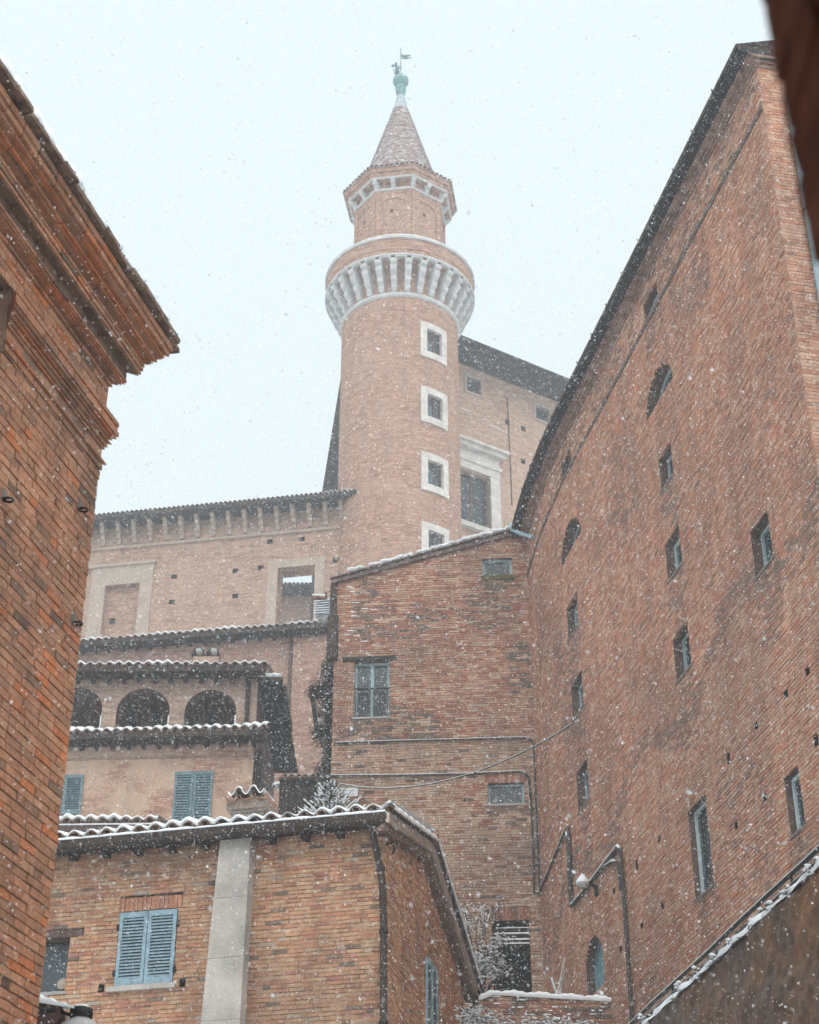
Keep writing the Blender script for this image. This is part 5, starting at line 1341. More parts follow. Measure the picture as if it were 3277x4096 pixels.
# ================================================================== PALACE WING BEHIND THE TOWER
def build_wing():
    ZE = H + 56.0; OV = 2.0
    e0 = Vector((2.66, 73.0)); d1 = Vector((math.sin(R(57)), math.cos(R(57)))); n1 = Vector((d1.y, -d1.x))
    W = Wall(e0 - n1 * OV, (d1.x, d1.y))       # right-hand facade, s grows to the right and away
    root = thing('palace_wing', W.pt(0, 0, 0), 'pale brick palace wing behind the tower with deep dark eave and large stone framed window', 'building')
    z_ = lambda x, y: (1200 + x / 1.4375, 1200 + y / 1.4375)
    def op(pts):
        q = [W.sz(*z_(*p)) for p in pts]; return Opening(min(q[0][0], q[1][0]), max(q[0][0], q[1][0]), (q[2][1] + q[3][1]) / 2, (q[0][1] + q[1][1]) / 2)
    w1 = op([(957, 440), (1037, 466), (1037, 548), (957, 520)]); w2 = op([(1353, 607), (1430, 635), (1420, 702), (1353, 680)])
    bw = op([(905, 968), (1088, 1028), (1088, 1322), (905, 1262)])
    holes = [W.sz(*z_(x, y)) for x, y in ((1193, 702), (1285, 740), (1283, 928))]
    hop = [Opening(s - .15, s + .15, z - .16, z + .16) for s, z in holes]
    far_wall('right_wall', W, lambda z: (-5, 24), H + 20, ZE + .05, 'far_wing', root, [w1, w2, bw] + hop)
    for s, z in holes: hole(root, W, s, z, .3, .32, .35)
    for o in (w1, w2):
        w = window(root, W, o, .2, .08, 'brown_frame', 'glass', rmat='stone')
        f = MB(); t = .17
        f.wbox(W, o.s0 - t, o.s0, -.02, .06, o.z0 - t, o.z1 + t); f.wbox(W, o.s1, o.s1 + t, -.02, .06, o.z0 - t, o.z1 + t); f.wbox(W, o.s0 + .002, o.s1 - .002, -.02, .055, o.z1, o.z1 + t - .004); f.wbox(W, o.s0 + .002, o.s1 - .002, -.02, .055, o.z0 - t + .004, o.z0); f.build('stone_frame', 'stone', w)
    w = window(root, W, bw, .3, .12, 'brown_frame', 'glass', rmat='stone', mull=1, trans=1)
    f = MB(); t = .62
    f.wbox(W, bw.s1, bw.s1 + t, -.02, .14, bw.z0 - .1, bw.z1 + .1); f.wbox(W, bw.s0 - t, bw.s0, -.02, .14, bw.z0 - .1, bw.z1 + .1)
    f.wbox(W, bw.s0 - t, bw.s1 + t, -.02, .16, bw.z1 + .1, bw.z1 + .55); f.wbox(W, bw.s0 - t - .1, bw.s1 + t + .1, -.02, .24, bw.z1 + .55, bw.z1 + .75); f.wbox(W, bw.s0 - t, bw.s1 + t, -.02, .12, bw.z1 + .753, bw.z1 + 1.35)
    f.wbox(W, bw.s0 - t - .25, bw.s1 + t + .25, -.02, .42, bw.z1 + 1.35, bw.z1 + 1.6); f.wbox(W, bw.s0 - t - .4, bw.s1 + t + .4, -.02, .6, bw.z1 + 1.6, bw.z1 + 1.75)
    f.wbox(W, bw.s0 - t - .2, bw.s1 + t + .2, -.02, .3, bw.z0 - .38, bw.z0 - .1); f.build('stone_surround', 'frame_stone', w)
    # pale mortar scars
    sc = MB()
    for x0, y0, x1, y1 in ((925, 615, 985, 638), (1055, 680, 1092, 694), (1090, 715, 1205, 766)):
        a, b_ = W.sz(*z_(x0, y0)), W.sz(*z_(x1, y1)); sc.hexa([W.pt(a[0], .012, a[1] - .09), W.pt(b_[0], .012, b_[1] - .09), W.pt(b_[0], .012, b_[1]), W.pt(a[0], .012, a[1]), W.pt(a[0], 0, a[1] - .09), W.pt(b_[0], 0, b_[1] - .09), W.pt(b_[0], 0, b_[1]), W.pt(a[0], 0, a[1])])
    sc.build('stone_course', 'frame_stone', root)
    cr = MB(); pts = [W.sz(*z_(x, y)) for x, y in ((1190, 560), (1200, 760), (1210, 960), (1218, 1180))]
    cr.tube([W.pt(s, .03, z) for s, z in pts], .035, 5); cr.build('lightning_rod_wire', 'pipe', root)
    # left facade runs almost straight away from the viewer behind the tower
    l0, l1 = Vector((-3.78, 76.6)), Vector((-5.9, 92.7)); dl = (l1 - l0).normalized(); nl = Vector((-dl.y, dl.x))
    if nl.x > 0: nl = -nl
    wl0, wl1 = l0 - nl * OV - dl * 3, l1 - nl * OV
    b = MB(); b.poly([(wl0.x, wl0.y, H + 20), (wl1.x, wl1.y, H + 20), (wl1.x, wl1.y, ZE), (wl0.x, wl0.y, ZE)]); b.build('left_wall', 'far_wing', root)
    e1 = e0 + d1 * 26
    s0 = e0 - d1 * 4.0; lL = l0 - dl * 4.0
    slab('eave_soffit', [(lL.x, lL.y, ZE + .12), (s0.x, s0.y, ZE + .12), (e1.x, e1.y, ZE + .12), (e1.x - 10, e1.y + 8, ZE + .12), (l1.x, l1.y, ZE + .12)], .12, 'soffit', root)
    r = MB(); top = Vector((6, 90, ZE + 4.2)); ring = [(lL.x, lL.y), (s0.x, s0.y), (e1.x, e1.y), (e1.x - 10, e1.y + 8), (l1.x, l1.y)]
    for k in range(5): p, q = ring[k], ring[(k + 1) % 5]; r.poly([(p[0], p[1], ZE + .13), (q[0], q[1], ZE + .13), tuple(top)])
    r.build('roof', 'tile_dark', root)
build_wing()

def build_courtyard_wing():
    z_ = lambda x, y: (300 + x / 1.4375, 1850 + y / 1.4375)
    W = Wall((0, 96.0), (math.cos(R(-2)), -math.sin(R(-2)))); root = thing('courtyard_wing', (-8, 96, 0), 'dark eaved courtyard wing seen through the open palace window', 'building')
    OV = 1.2; zt = W.sz(*z_(1250, 712), OV)[1]
    far_wall('wall', W, lambda z: (-16, -5.4), H + 20, zt, 'far_palace', root)
    soft_box('soffit', W, -16, -5.6, -.05, OV, zt - .05, zt + .1, 'soffit', root)
    rf = slab('roof', [W.pt(-16, OV, zt + .16), W.pt(-5.6, OV, zt + .16), W.pt(-5.6, -3, zt + .9), W.pt(-16, -3, zt + .9)], .05, 'tile_dark', root)
    tile_row(rf, W.pt(-9.2, OV + .05, zt + .17), W.pt(-5.6, OV + .05, zt + .17), -W.n, R(15), .26, .1, .45, 'tile_dark', .01, 1, True, root, .01, .5)
    c = at(*z_(1352, 700), 92); b = MB(); b.box((c.x + .9, 92, c.z - 5), 1.5, 3, 16, .1); b.build('dark_pier', 'soffit', root)
build_courtyard_wing()

# ================================================================== SMALLER BUILDINGS AND WALLS
def build_annex():
    z_ = lambda x, y: (200 + x / 1.568, 2500 + y / 1.568)
    W = Wall((0, 36.4), (1, -.03)); s1, zt = W.sz(*z_(668, 1238)); s0 = s1 - 4.2
    root = thing('small_annex', (W.pt(s0 + 2, 0, 0).x, 36.6, 0), 'low annex roof thick with snow in front of the peach wall at left', 'building')
    soft_box('wall', W, s0, s1 - .15, -2.4, -.3, 0, zt - .02, 'plaster', root)
    soft_box('fascia', W, s0, s1 - .02, -.02, .05, zt - .20, zt - .06, 'brown_frame', root)
    soft_box('soffit', W, s0, s1 - .02, -.3, -.02, zt - .12, zt - .07, 'timber', root)
    rf = slab('roof', [W.pt(s0, .05, zt - .02), W.pt(s1, .05, zt - .02), W.pt(s1, -2.2, zt + .45), W.pt(s0, -2.2, zt + .45)], .04, 'tile', root)
    tile_row(rf, W.pt(s0, .08, zt + .0), W.pt(s1, .08, zt + .0), -W.n, R(12), .27, .095, .42, 'tile', .012, 1, True, root, .10, 2.0)
    b = MB(); b.tube([W.pt(s0, .07, zt - .055), W.pt(s1 - .02, .07, zt - .06)], .018, 6); b.build('snow_on_fascia', 'snow', root, kind='stuff', smooth=True)
build_annex()

def build_shed():
    z_ = lambda x, y: (1150 + x / 4.928, 2980 + y / 4.928)
    W = Wall((0, 39.6), (1, -.02)); s0, s1 = W.sz(1118, 3130)[0], W.sz(1332, 3130)[0]; zt = W.sz(1230, 3116)[1]
    root = thing('timber_shed', (W.pt(s0 + .6, 0, 0).x, 39.7, 0), 'small dark timber shed with a short snowy tile edge beside the conifer', 'shed')
    n = 9
    soft_box('back_wall', W, s0, s1, -.5, -.06, 0, zt - .1, 'dark', root)
    for k in range(n):
        a, e = s0 + (s1 - s0) * k / n, s0 + (s1 - s0) * (k + 1) / n; soft_box('board', W, a + .006, e - .006, -.05, -.02 + .008 * (k % 2), H + 10, zt - .06, 'timber', root)
    soft_box('gutter', W, s0, s1, .0, .10, zt - .07, zt + .0, 'gutter', root)
    rf = slab('roof', [W.pt(s0, .08, zt + .04), W.pt(s1, .08, zt + .04), W.pt(s1, -.6, zt + .12), W.pt(s0, -.6, zt + .12)], .03, 'tile', root)
    tile_row(rf, W.pt(s0 + .15, .10, zt + .03), W.pt(s1, .10, zt + .03), -W.n, R(10), .17, .06, .32, 'tile', .008, 1, True, root, .03, .5)
build_shed()

def build_terrace_wall():
    p = at(3277, 3432, 12.0); Z1 = p.z; a = R(-10)
    W = Wall((p.x, p.y), (-math.sin(a), -math.cos(a))); root = thing('terrace_wall', W.pt(0, 0, 0), 'rusty brown rendered wall at the bottom right topped with snow and weeds', 'wall')
    b = MB(); rows = []; random.seed(31)
    for i in range(116):
        s = -7.2 + 9.2 * i / 115; j = lambda: random.gauss(0, .012)
        rows.append([W.pt(s, .004, 0)] + [W.pt(s, j() + .02 * math.sin(s * 2.1 + k * .7), Z1 - .09 - 2.6 * (1 - k / 32)) for k in range(33)] + [W.pt(s, -.03, Z1 - .05), W.pt(s, -.42, Z1 - .04), W.pt(s, -.42, 0)])
    b.grid(rows); b.poly(rows[0]); b.build('wall', 'rust_wall', root)
    sn = MB(); rows = []
    for i in range(161):
        s = -7.2 + 9.2 * i / 160; t = .035 + .02 * math.sin(s * 3.1) + .016 * math.sin(s * 9.7 + 1) + .012 * math.sin(s * 23); t = max(.004, t)
        rows.append([W.pt(s, .02 + .01 * math.sin(s * 13), Z1 - .07), W.pt(s, .03 + .012 * math.sin(s * 17), Z1 - .05 + t * .4), W.pt(s, -.05, Z1 - .045 + t), W.pt(s, -.40, Z1 - .03 + t)])
    sn.grid(rows); sn.build('snow', 'snow', root, kind='stuff', smooth=True)
    for dz, r, nm in ((.085, .020, 'upper_rail'), (.01, .012, 'lower_rail')):
        b = MB(); P_ = [W.pt(-7.2 + 9.2 * k / 12, -.02, Z1 + dz + .006 * math.sin(k * 1.9)) for k in range(13)]; b.tube(P_, r, 7); o = b.build(nm, 'iron', root, smooth=True)
        s_ = MB(); s_.tube([q + Vector((0, 0, r * .8)) for q in P_], r * .55, 6); s_.build('snow_on_rail', 'snow', o, kind='stuff', smooth=True)
    for k in range(6):
        s = -6.6 + k * 1.5; b = MB(); b.tube([W.pt(s, -.03, Z1 - .06), W.pt(s, -.02, Z1 + .09)], .012, 6); b.build('rail_post', 'iron', root)
    # weeds rooted in the wall head
    lf = MB(); sw = MB()
    for c in (-5.3, -4.35, -3.3, -2.75, -2.3, -1.8, -1.5, -1.0, -.6, -.1):
        for q in range(26):
            base = W.pt(c + random.gauss(0, .08), .02 + random.uniform(-.04, .05), Z1 - .06 + random.uniform(-.04, .05)); d = Vector((random.gauss(0, 1), random.gauss(0, 1), random.uniform(-.4, 1))).normalized() * random.uniform(.02, .045); w_ = d.cross(Vector((random.random(), random.random(), .3))).normalized() * .006
            lf.poly([base - w_, base + w_, base + d + w_ * .4, base + d - w_ * .4])
            if q % 5 == 0: sw.sphere(base + d * .6 + Vector((0, 0, .01)), random.uniform(.008, .02), 6, (1.5, 1.5, .7))
    lf.build('weeds', 'leaf', root, kind='stuff'); sw.build('snow_on_weeds', 'snow', root, kind='stuff', smooth=True)
build_terrace_wall()

def build_garden_wall():
    random.seed(12)
    W = Wall((0, 31.0), (1, -.02)); z_ = lambda x, y: (1800 + x / 2.464, 3550 + y / 2.464)
    s0, s1 = W.sz(*z_(290, 1100))[0], W.sz(*z_(1590, 1150))[0]; zl = W.sz(*z_(420, 1010))[1]; zr = W.sz(*z_(1560, 1085))[1]
    root = thing('garden_wall', W.pt((s0 + s1) / 2, 0, 0), 'low brick garden wall heaped with snow below the dark doorway', 'wall')
    top = lambda s: zl + (zr - zl) * (s - s0) / (s1 - s0) - .06 - (.12 * max(0, 1 - (s - s0) / .25))
    br = Bricks(root)
    def edges(z):
        ss = [s0 + (s1 - s0) * k / 100 for k in range(101)]; ok = [s for s in ss if top(s) > z]; return (ok[0], ok[-1]) if len(ok) > 3 else None
    brick_wall(br, root, W, edges, H + 7.2, max(zl, zr), 'brick_tall', 'mortar_tall', (), lambda s, z: random.betavariate(1.4, 2.2), ch=.066, bl=.26, proud=.02, joint=.014)
    soft_box('wall_core', W, s0, s1, -.35, -.02, 0, min(zl, zr) - .12, 'mortar_tall', root)
    sn = MB(); rows = []
    for i in range(60):
        s = s0 + (s1 - s0) * i / 59; t = .10 + .02 * math.sin(i * .5) + .012 * math.sin(i * 1.7); zt = top(s) - .01
        rows.append([W.pt(s, .03, zt - .015), W.pt(s, .06, zt + t * .3), W.pt(s, .03, zt + t * .8), W.pt(s, -.12, zt + t * 1.1), W.pt(s, -.34, zt + t * .8), W.pt(s, -.36, zt - .02)])
    sn.grid(rows); sn.poly(rows[0]); sn.poly(rows[-1]); sn.build('snow', 'snow', root, kind='stuff', smooth=True)
    sn = MB()
    for k in range(85):
        s = random.uniform(s0 + .1, s1 - .05); z = H + 7.2 + .066 * int(random.uniform(2, 24)) + .004
        if z < top(s) - .05:
            l = random.uniform(.04, .16); sn.hexa([W.pt(s, .028, z), W.pt(s + l, .028, z), W.pt(s + l * .8, .016, z + .022), W.pt(s + l * .2, .016, z + .022), W.pt(s, -.01, z), W.pt(s + l, -.01, z), W.pt(s + l * .8, -.01, z + .024), W.pt(s + l * .2, -.01, z + .024)])
    sn.build('snow_on_ledges', 'snow', root, kind='stuff'); br.finish(200)
build_garden_wall()

# ================================================================== PLANTS
def conifer():
    random.seed(5); p = at(1322, 3124, 33.0); h = 1.35; base = Vector((p.x + .02, 33.0, p.z - h))
    root = thing('snowy_conifer', base, 'small snow-laden conifer behind the near house roof', 'tree')
    b = MB(); b.tube([base - Vector((0, 0, 3)), base, base + Vector((0, 0, h))], [.07, .06, .012], 8); b.build('trunk', 'bark', root)
    nd = MB(); sn = MB()
    for k in range(190):
        f = (k + .5) / 190; z = base.z - .45 + (h + .42) * f; R_ = 1.25 * (1 - f) ** .9 + .06; a = k * 2.399 + random.uniform(-.3, .3); L_ = R_ * random.uniform(.7, 1.1)
        d = Vector((math.cos(a), math.sin(a), random.uniform(-.05, .30) + .6 * f)).normalized(); o = Vector((base.x, base.y, z)); m = 7
        pts = [o + d * (L_ * i / m) + Vector((0, 0, .10 * L_ * (i / m) ** 2)) for i in range(m + 1)]
        side = d.cross(Vector((0, 0, 1))).normalized()
        for i in range(m):
            for q in range(9):
                c = pts[i].lerp(pts[i + 1], random.random()); dd = (d * random.uniform(.2, 1) + side * random.uniform(-1, 1) + Vector((0, 0, random.uniform(-.5, .4)))).normalized() * random.uniform(.03, .07); w_ = dd.cross(Vector((.3, .2, 1))).normalized() * .007
                nd.poly([c - w_, c + w_, c + dd])
        for i in range(1, m + 1):
            if random.random() < .6: sn.tube([pts[i - 1] + Vector((0, 0, .012)), pts[i] + Vector((0, 0, .016))], [random.uniform(.012, .024), random.uniform(.010, .022)], 6)
        nd.tube([pts[0], pts[m // 2], pts[-1]], [.010, .007, .003], 4)
    nd.build('crown', 'needles', root, kind='stuff'); sn.build('snow', 'snow', root, kind='stuff', smooth=True)
conifer()

def shrub(name, label, blobs, seed, leafm='leaf', snowp=.4, leaf=.035, stems=7, foot=None, group=None, n=1.0):
    """blobs: (centre, radius xyz, leaves)"""
    random.seed(seed); base = Vector(foot); root = thing(name, base, label, 'plant', group)
    lf = MB(); sn = MB(); st = MB()
    for c, r, k in blobs:
        c = Vector(c); st.tube([base, base.lerp(c, .5) + Vector((random.uniform(-.1, .1), 0, .05)), c], [.022, .015, .006], 5)
        for q in range(stems):
            e = c + Vector((random.uniform(-1, 1) * r[0], random.uniform(-1, 1) * r[1], random.uniform(-.8, 1) * r[2])); st.tube([base.lerp(c, .7), e], [.008, .003], 4)
            if snowp > .1: sn.tube([base.lerp(c, .7).lerp(e, .35) + Vector((0, 0, .008)), e + Vector((0, 0, .008))], [.006, .008], 5)
        for q in range(int(k * n)):
            d = Vector((random.gauss(0, .5) * r[0], random.gauss(0, .5) * r[1], random.gauss(0, .5) * r[2])); p = c + d
            v = Vector((random.gauss(0, 1), random.gauss(0, 1), random.gauss(0, .6))).normalized() * leaf * random.uniform(.6, 1.3); w_ = v.cross(Vector((random.random() - .5, random.random() - .5, 1))).normalized() * leaf * .32
            lf.poly([p, p + v * .5 + w_, p + v, p + v * .5 - w_])
            if random.random() < snowp: sn.sphere(p + v * .5 + Vector((0, 0, .006)), leaf * random.uniform(.25, .6), 6, (1.5, 1.5, .55))
    st.build('stems', 'bark', root); lf.build('foliage', leafm, root, kind='stuff')
    if sn.v: sn.build('snow', 'snow', root, kind='stuff', smooth=True)
    return root
V = lambda x, y, F: at(1800 + x / 2.464, 3550 + y / 2.464, F)
shrub('snowy_shrub', 'tall snow-dusted shrub beside the dark doorway', [(V(350, 690, 34), (.28, .3, .42), 420), (V(300, 820, 34), (.25, .3, .35), 260), (V(440, 760, 34), (.25, .25, .3), 200), (V(250, 330, 34), (.32, .3, .22), 90), (V(330, 210, 34), (.3, .2, .12), 60), (V(480, 500, 34), (.22, .2, .18), 110), (V(150, 240, 34), (.16, .2, .2), 40), (V(510, 800, 34), (.2, .2, .2), 120)], 3, 'leaf', .24, .05, 5, V(330, 1150, 34.2), None, 1.5)
shrub('snowy_bush', 'low snowy bush below the garden wall at the bottom', [(V(220, 1300, 29), (.24, .3, .22), 380), (V(340, 1330, 29), (.26, .3, .18), 300), (V(480, 1370, 29), (.3, .3, .14), 260), (V(850, 1365, 29.5), (.35, .3, .10), 240), (V(1100, 1365, 29.5), (.35, .3, .10), 240), (V(1300, 1380, 29.5), (.25, .3, .09), 160)], 4, 'leaf', .55, .04, 4, V(300, 1500, 29))
_b = lambda x, y: at(1200 + x / 2.396, 2250 + y / 2.396, 38.6)
shrub('climbing_plant', 'dark bare creeper hanging along the left edge of the tall house', [(_b(270, 1050), (.16, .2, .35), 380), (_b(230, 1230), (.30, .2, .35), 460), (_b(265, 1430), (.22, .2, .3), 360), (_b(225, 1640), (.26, .2, .28), 360), (_b(275, 1600), (.12, .2, .4), 320), (_b(270, 1850), (.14, .2, .35), 300), (_b(140, 1240), (.22, .2, .18), 110), (_b(180, 1640), (.2, .2, .16), 110), (_b(250, 1980), (.3, .2, .18), 260), (_b(290, 1150), (.08, .2, .5), 420), (_b(285, 1500), (.09, .2, .6), 460), (_b(280, 1850), (.09, .2, .5), 420)], 6, 'dry_leaf', .02, .05, 6, _b(285, 2100), None, 4.0)

# ================================================================== FITTINGS
def build_lamp_globe():
    z_ = lambda x, y: (2000 + x / 1.351, 3000 + y / 1.351); s, z = GW.sz(*z_(448, 725), .42); p = GW.pt(s, .42, z); s2, z2 = GW.sz(*z_(525, 760), .02); w = GW.pt(s2, .0, z2)
    root = thing('wall_lamp', w, 'round white wall lamp capped with snow on the right-hand wall', 'lamp')
    b = MB(); b.tube([w, w.lerp(p, .5) + Vector((0, 0, .10)), p + Vector((0, 0, -.02))], .028, 8); b.build('arm', 'iron', root, smooth=True)
    b = MB(); b.box(w + (p - w) * .04, .12, .12, .2); b.build('wall_plate', 'iron', root)
    b = MB(); b.lathe(p, [(.03, -.09), (.10, -.06), (.13, .0), (.115, .06), (.08, .10)], 16); b.build('globe', 'lamp_glass', root, smooth=True)
    b = MB(); b.lathe(p, [(.128, .02), (.12, .075), (.08, .13), (.03, .18), (.015, .21), (.001, .22)], 16); b.build('snow', 'snow', root, kind='stuff', smooth=True)
build_lamp_globe()
def build_lantern():
    z_ = lambda x, y, F: at(x / 3.0975, 3400 + y / 3.0975, F); F = 13.0
    c = z_(1010, 2000, F); root = thing('hanging_lantern', c - Vector((0, 0, .8)), 'black capped lantern with snowy dome at the bottom left corner', 'lamp')
    b = MB(); b.lathe(c, [(.001, .03), (.05, .032), (.085, .015), (.09, -.02), (.085, -.05), (.06, -.055)], 24); b.build('cap', 'iron', root, smooth=True)
    b = MB(); b.lathe(c, [(.06, -.045), (.075, -.06), (.12, -.085), (.16, -.12), (.185, -.17), (.19, -.22)], 24); b.build('dome', 'lamp_glass', root, smooth=True)
    b = MB(); b.lathe(c, [(.055, .028), (.05, .042), (.001, .048)], 20); b.build('snow', 'snow', root, kind='stuff', smooth=True)
    a0, a1 = z_(470, 1900, F - .2), z_(900, 2010, F); b = MB(); b.tube([a0 + Vector((-.1, 0, -.02)), a0.lerp(a1, .6) + Vector((0, 0, -.02)), a1 + Vector((-.02, 0, -.02))], .014, 8); b.build('arm', 'iron', root, smooth=True)
    t = MB(); k0, k1 = z_(440, 1880, F - .1), z_(745, 1905, F - .1); t.hexa([k0, k1, k1 + Vector((.01, 0, -.10)), k0 + Vector((0, 0, -.42)), k0 + Vector((0, .25, 0)), k1 + Vector((0, .25, 0)), k1 + Vector((.01, .25, -.10)), k0 + Vector((0, .25, -.42))]); t.build('rusty_shield', 'brown_frame', root)
    sn = MB(); rows = []
    for i in range(21):
        f = i / 20; q = k0.lerp(z_(930, 1960, F - .1), f); h = .05 * (1 - f) + .02 + .008 * math.sin(i); rows.append([q + Vector((0, -.02, -.008)), q + Vector((0, -.03, h * .5)), q + Vector((0, .04, h)), q + Vector((0, .24, h))])
    sn.grid(rows); sn.build('snow_on_arm', 'snow', root, kind='stuff', smooth=True)
build_lantern()
def build_white_lamp():
    p = at(1113, 3141, 41.0); root = thing('bulkhead_lamp', p, 'small white dome lamp at the end of the shed roof', 'lamp')
    b = MB(); b.lathe(p, [(.001, .09), (.06, .085), (.12, .05), (.15, 0), (.15, -.03)], 16); b.build('shade', 'enamel', root, smooth=True)
    b = MB(); b.tube([p + Vector((-.05, 0, -.02)), p + Vector((-.3, .15, -.05)), p + Vector((-.5, .5, -.05))], .02, 6); b.build('arm', 'iron', root)
    b = MB(); b.sphere(p + Vector((0, 0, -.02)), .07, 8); b.build('bulb', 'lamp_glass', root)
build_white_lamp()
def build_hood():
    z_ = lambda x, y, F: at(1200 + x / 2.396, 2250 + y / 2.396, F); F = 38.4
    a, c = z_(150, 335, F), z_(325, 505, F); W = Wall((a.x, F), (1, -.15)); w_ = (c.x - a.x); root = thing('louvred_hood', (a.x, F, c.z), 'snow-covered louvred metal box bracketed to the left edge of the tall house', 'vent')
    z0, z1 = c.z, a.z; b = MB(); b.wbox(W, 0, w_, -.4, -.05, z0, z1 - .02); b.build('casing', 'hood', root)
    n = 6
    for k in range(n):
        zz = z0 + (z1 - z0 - .1) * k / n; q = MB(); q.hexa([W.pt(-.02, .10, zz), W.pt(w_ * .95, .10, zz), W.pt(w_ * .95, .10, zz + .025), W.pt(-.02, .10, zz + .025), W.pt(-.02, -.06, zz + .07), W.pt(w_, -.06, zz + .07), W.pt(w_, -.06, zz + .095), W.pt(-.02, -.06, zz + .095)]); q.build('louvre', 'hood', root)
    t = MB(); t.hexa([W.pt(-.06, .12, z1 - .05), W.pt(w_ * .6, .12, z1 - .09), W.pt(w_ * .6, .12, z1 - .05), W.pt(-.06, .12, z1), W.pt(-.06, -.4, z1 - .05), W.pt(w_ * .6, -.4, z1 - .09), W.pt(w_ * .6, -.4, z1 - .05), W.pt(-.06, -.4, z1)]); t.build('cap', 'tile', root)
    t = MB(); t.hexa([W.pt(-.06, .14, z1 + .002), W.pt(w_ * .6, .14, z1 - .046), W.pt(w_ * .6, .14, z1 - .015), W.pt(-.06, .14, z1 + .03), W.pt(-.06, -.4, z1 + .002), W.pt(w_ * .6, -.4, z1 - .046), W.pt(w_ * .6, -.4, z1 - .015), W.pt(-.06, -.4, z1 + .03)]); t.build('snow', 'snow', root, kind='stuff')
    p = MB(); p.tube([W.pt(w_ * .65, .12, z0 + .35), W.pt(w_ * .62, .14, z1 + .05), W.pt(w_ * .85, .1, z1 + .12), W.pt(w_ * 1.1, .05, z1 + .1)], .022, 6); p.build('bracket', 'iron', root)
build_hood()
def build_plaque():
    W = TH; z_ = lambda x, y: (1100 + x / 1.4375, 2100 + y / 1.4375); s0, z1 = W.sz(*z_(385, 1517)); s1, z0 = W.sz(*z_(476, 1562)); root = thing('wall_plaque', W.pt(s0, .03, z0), 'small white plaque with two faint lines of text low on the tall house', 'sign')
    b = MB(); b.wbox(W, s0, s1, .012, .035, z0, z1); b.build('panel', 'enamel', root)
    random.seed(3)
    for row, (f, h) in enumerate(((.68, .17), (.26, .17))):
        s = s0 + .06
        while s < s1 - .07:
            l = random.uniform(.012, .03); q = MB(); zc = z0 + (z1 - z0) * f; hh = (z1 - z0) * h; q.wbox(W, s, s + l, .0355, .0375, zc - hh / 2, zc + hh / 2); q.build('letter', 'sill', root); s += l + random.choice((.012, .012, .04))
build_plaque()
def build_cable():
    z_ = lambda x, y: (1100 + x / 1.4375, 2100 + y / 1.4375); s, z = GW.sz(2291, 2896, .02); E_ = GW.pt(s, .02, z); px = [(365, 1488), (500, 1510), (640, 1515), (780, 1506), (900, 1490), (1030, 1458), (1150, 1424), (1280, 1374), (1400, 1320), (1550, 1243)]
    P_ = [];
    for i, (x, y) in enumerate(px): f = i / len(px); P_.append(at(*z_(x, y), 37.75 + (E_.y - 37.75) * f))
    P_.append(E_); b = MB(); b.tube(P_, .016, 6); o = b.build('overhead_cable', 'cable', smooth=True); tag(o, 'sagging dark cable strung from the tall house to the right-hand wall', 'cable')
    s_ = MB(); s_.tube([p + Vector((0, 0, .012)) for p in P_], .010, 5); s_.build('snow_on_cable', 'snow', o, kind='stuff', smooth=True)
build_cable()
def build_poles():
    a, c = V(1003, 893, 32.5), V(1092, 1040, 32.2); b = MB(); b.tube([c - Vector((-.03, 0, .4)), a], .022, 7); o = b.build('leaning_pole', 'pale_frame', smooth=True); tag(o, 'thin snowy pole leaning behind the garden wall', 'pole')
    root = thing('cane_bundle', V(1080, 1060, 32.8), 'bundle of grey canes leaning in the corner behind the garden wall', 'canes')
    random.seed(2)
    for k in range(7):
        q = MB(); q.tube([V(1050 + k * 6, 1060, 32.8), V(1132 + random.uniform(-14, 6), 690 + k * 32, 33.2)], .012, 5); q.build('cane', 'concrete', root)
build_poles()

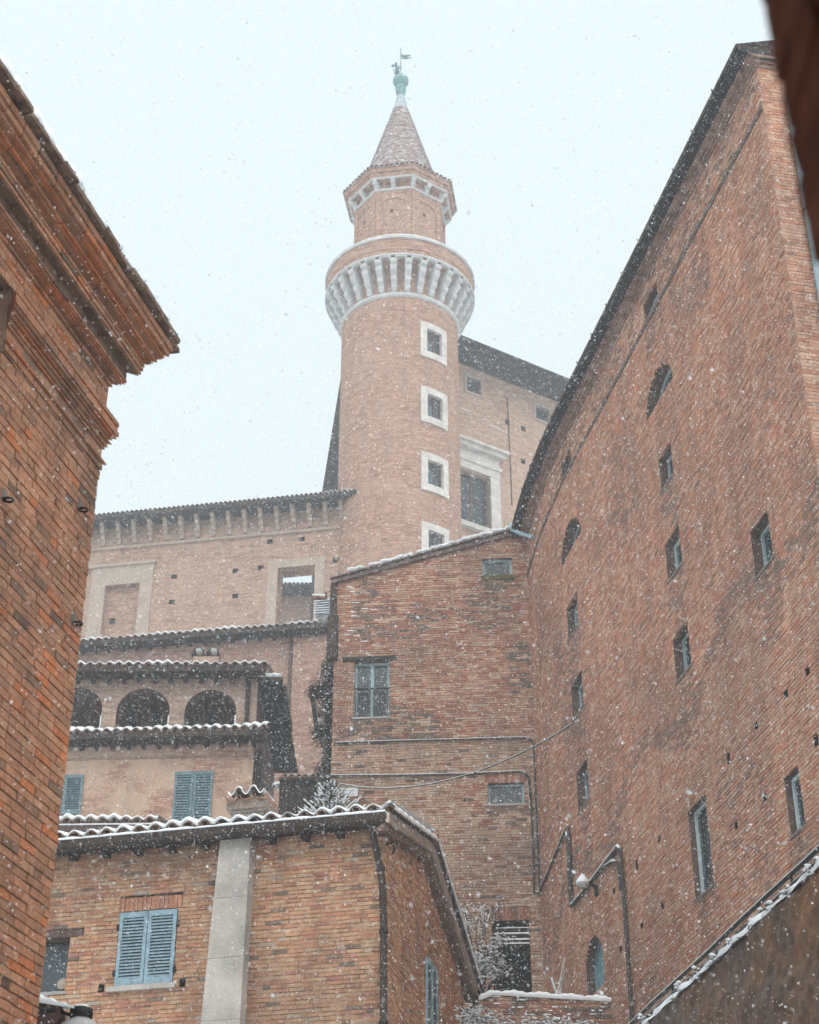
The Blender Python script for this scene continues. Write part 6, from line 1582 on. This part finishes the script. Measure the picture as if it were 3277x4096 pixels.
# ================================================================== ARCHWAY PIER, WITH UNSEEN COVER ADDED ROUND THE CAMERA TO DARKEN IT
def build_archway():
    random.seed(21)
    W = Wall((.46, 1.5), (0, -1)); root = thing('brick_archway', (.9, 1.5, 0), 'dark rough brick pier of an archway very close at the top right corner', 'arch')
    br = Bricks(root)
    class Lean(Wall):
        def pt(self, s, d, z):
            p = Wall.pt(self, s, d, z); k = max(0, z - (H + 1.15)); return p + Vector((-.05 * k, 0, 0))
    Wl = Lean((.473, 1.5), (0, -1))
    brick_wall(br, root, Wl, lambda z: (0 + random.uniform(-.006, .006), 1.2), H + .4, H + 2.3, 'brick_pillar', 'brick_pillar', (), lambda s, z: .35 + .5 * random.random(), ch=.07, bl=.24, proud=.008, joint=.012, name='inner_face')
    b = MB(); b.hexa([(.50, 1.48, 0), (1.4, 1.48, 0), (1.4, 1.48, H + 3.2), (.46, 1.48, H + 3.2), (.50, -3, 0), (1.4, -3, 0), (1.4, -3, H + 3.2), (.46, -3, H + 3.2)]); b.build('pier', 'brick_pillar', root)
    b = MB(); b.box((-.6, -1.3, H + 3.3), 4.2, 4.6, .4); b.build('vault', 'brick_pillar', root)  # out of view overhead, added to keep sky light off the pier
    b = MB(); b.box((-2.3, -.9, H * .5 + 1.6), .5, 5.0, H + 3.2); b.build('far_pier', 'brick_pillar', root)  # out of view on the left, added to block side light
    b = MB(); b.box((-.4, -3.4, 2.5), 4.4, .4, 5.0); b.build('back_wall', 'brick_pillar', root)  # unseen wall behind the camera, added to block light
    br.finish(120)
build_archway()

# ================================================================== FALLING SNOW AND HAZE
def build_flakes(n=850000):
    import numpy as np
    g_ = np.random.default_rng(99)
    y = 4.6 + 32.5 * g_.random(n) ** .6; x = g_.uniform(-1, 1, n) * (.34 * y + 2.5); z = H + .2 * y - 1 + g_.random(n) * (1.0 * y + 2.5)
    r = g_.uniform(.0017, .0027, n) * np.where(g_.random(n) < .48, 1.0, 1.6) * np.where(g_.random(n) < .94, 1.0, 1.5)
    c = np.stack([x, y, z], 1)
    d = np.stack([.55 + g_.normal(0, .5, n), g_.normal(0, .4, n), -1 + g_.normal(0, .6, n)], 1); d /= np.linalg.norm(d, axis=1)[:, None]
    a = np.cross(d, g_.normal(0, 1, (n, 3))); a /= np.linalg.norm(a, axis=1)[:, None]; e = np.cross(d, a)
    d *= (r * g_.uniform(1.1, 2.0, n))[:, None]; a *= r[:, None]; e *= r[:, None]
    v = np.stack([c + d, c + a, c - d, c - a], 1).reshape(-1, 3)
    f = np.arange(n * 4).reshape(-1, 4)
    me = bpy.data.meshes.new('falling_snow'); me.vertices.add(len(v)); me.vertices.foreach_set('co', v.ravel()); me.loops.add(f.size); me.loops.foreach_set('vertex_index', f.ravel().astype(np.int32))
    me.polygons.add(len(f)); me.polygons.foreach_set('loop_start', np.arange(len(f), dtype=np.int32) * 4); me.update(calc_edges=True)
    me.materials.append(M['flake']); o = put('falling_snow', me); tag(o, 'snowflakes falling through the air', 'snowfall', kind='stuff')
build_flakes()
def build_haze():
    b = MB(); b.box((0, 60, 39), 480, 480, 80.6); m, N, L, bs = new_mat('haze'); N.remove(bs); pv = N.new('ShaderNodeVolumePrincipled'); pv.inputs['Color'].default_value = (.93, .97, 1.0, 1); pv.inputs['Density'].default_value = HAZE_DENSITY; pv.inputs['Anisotropy'].default_value = 0.0
    L.new(pv.outputs[0], N['Material Output'].inputs['Volume']); o = b.build('haze', m); tag(o, 'pale snowy haze in the air', 'haze', kind='stuff')
build_haze()
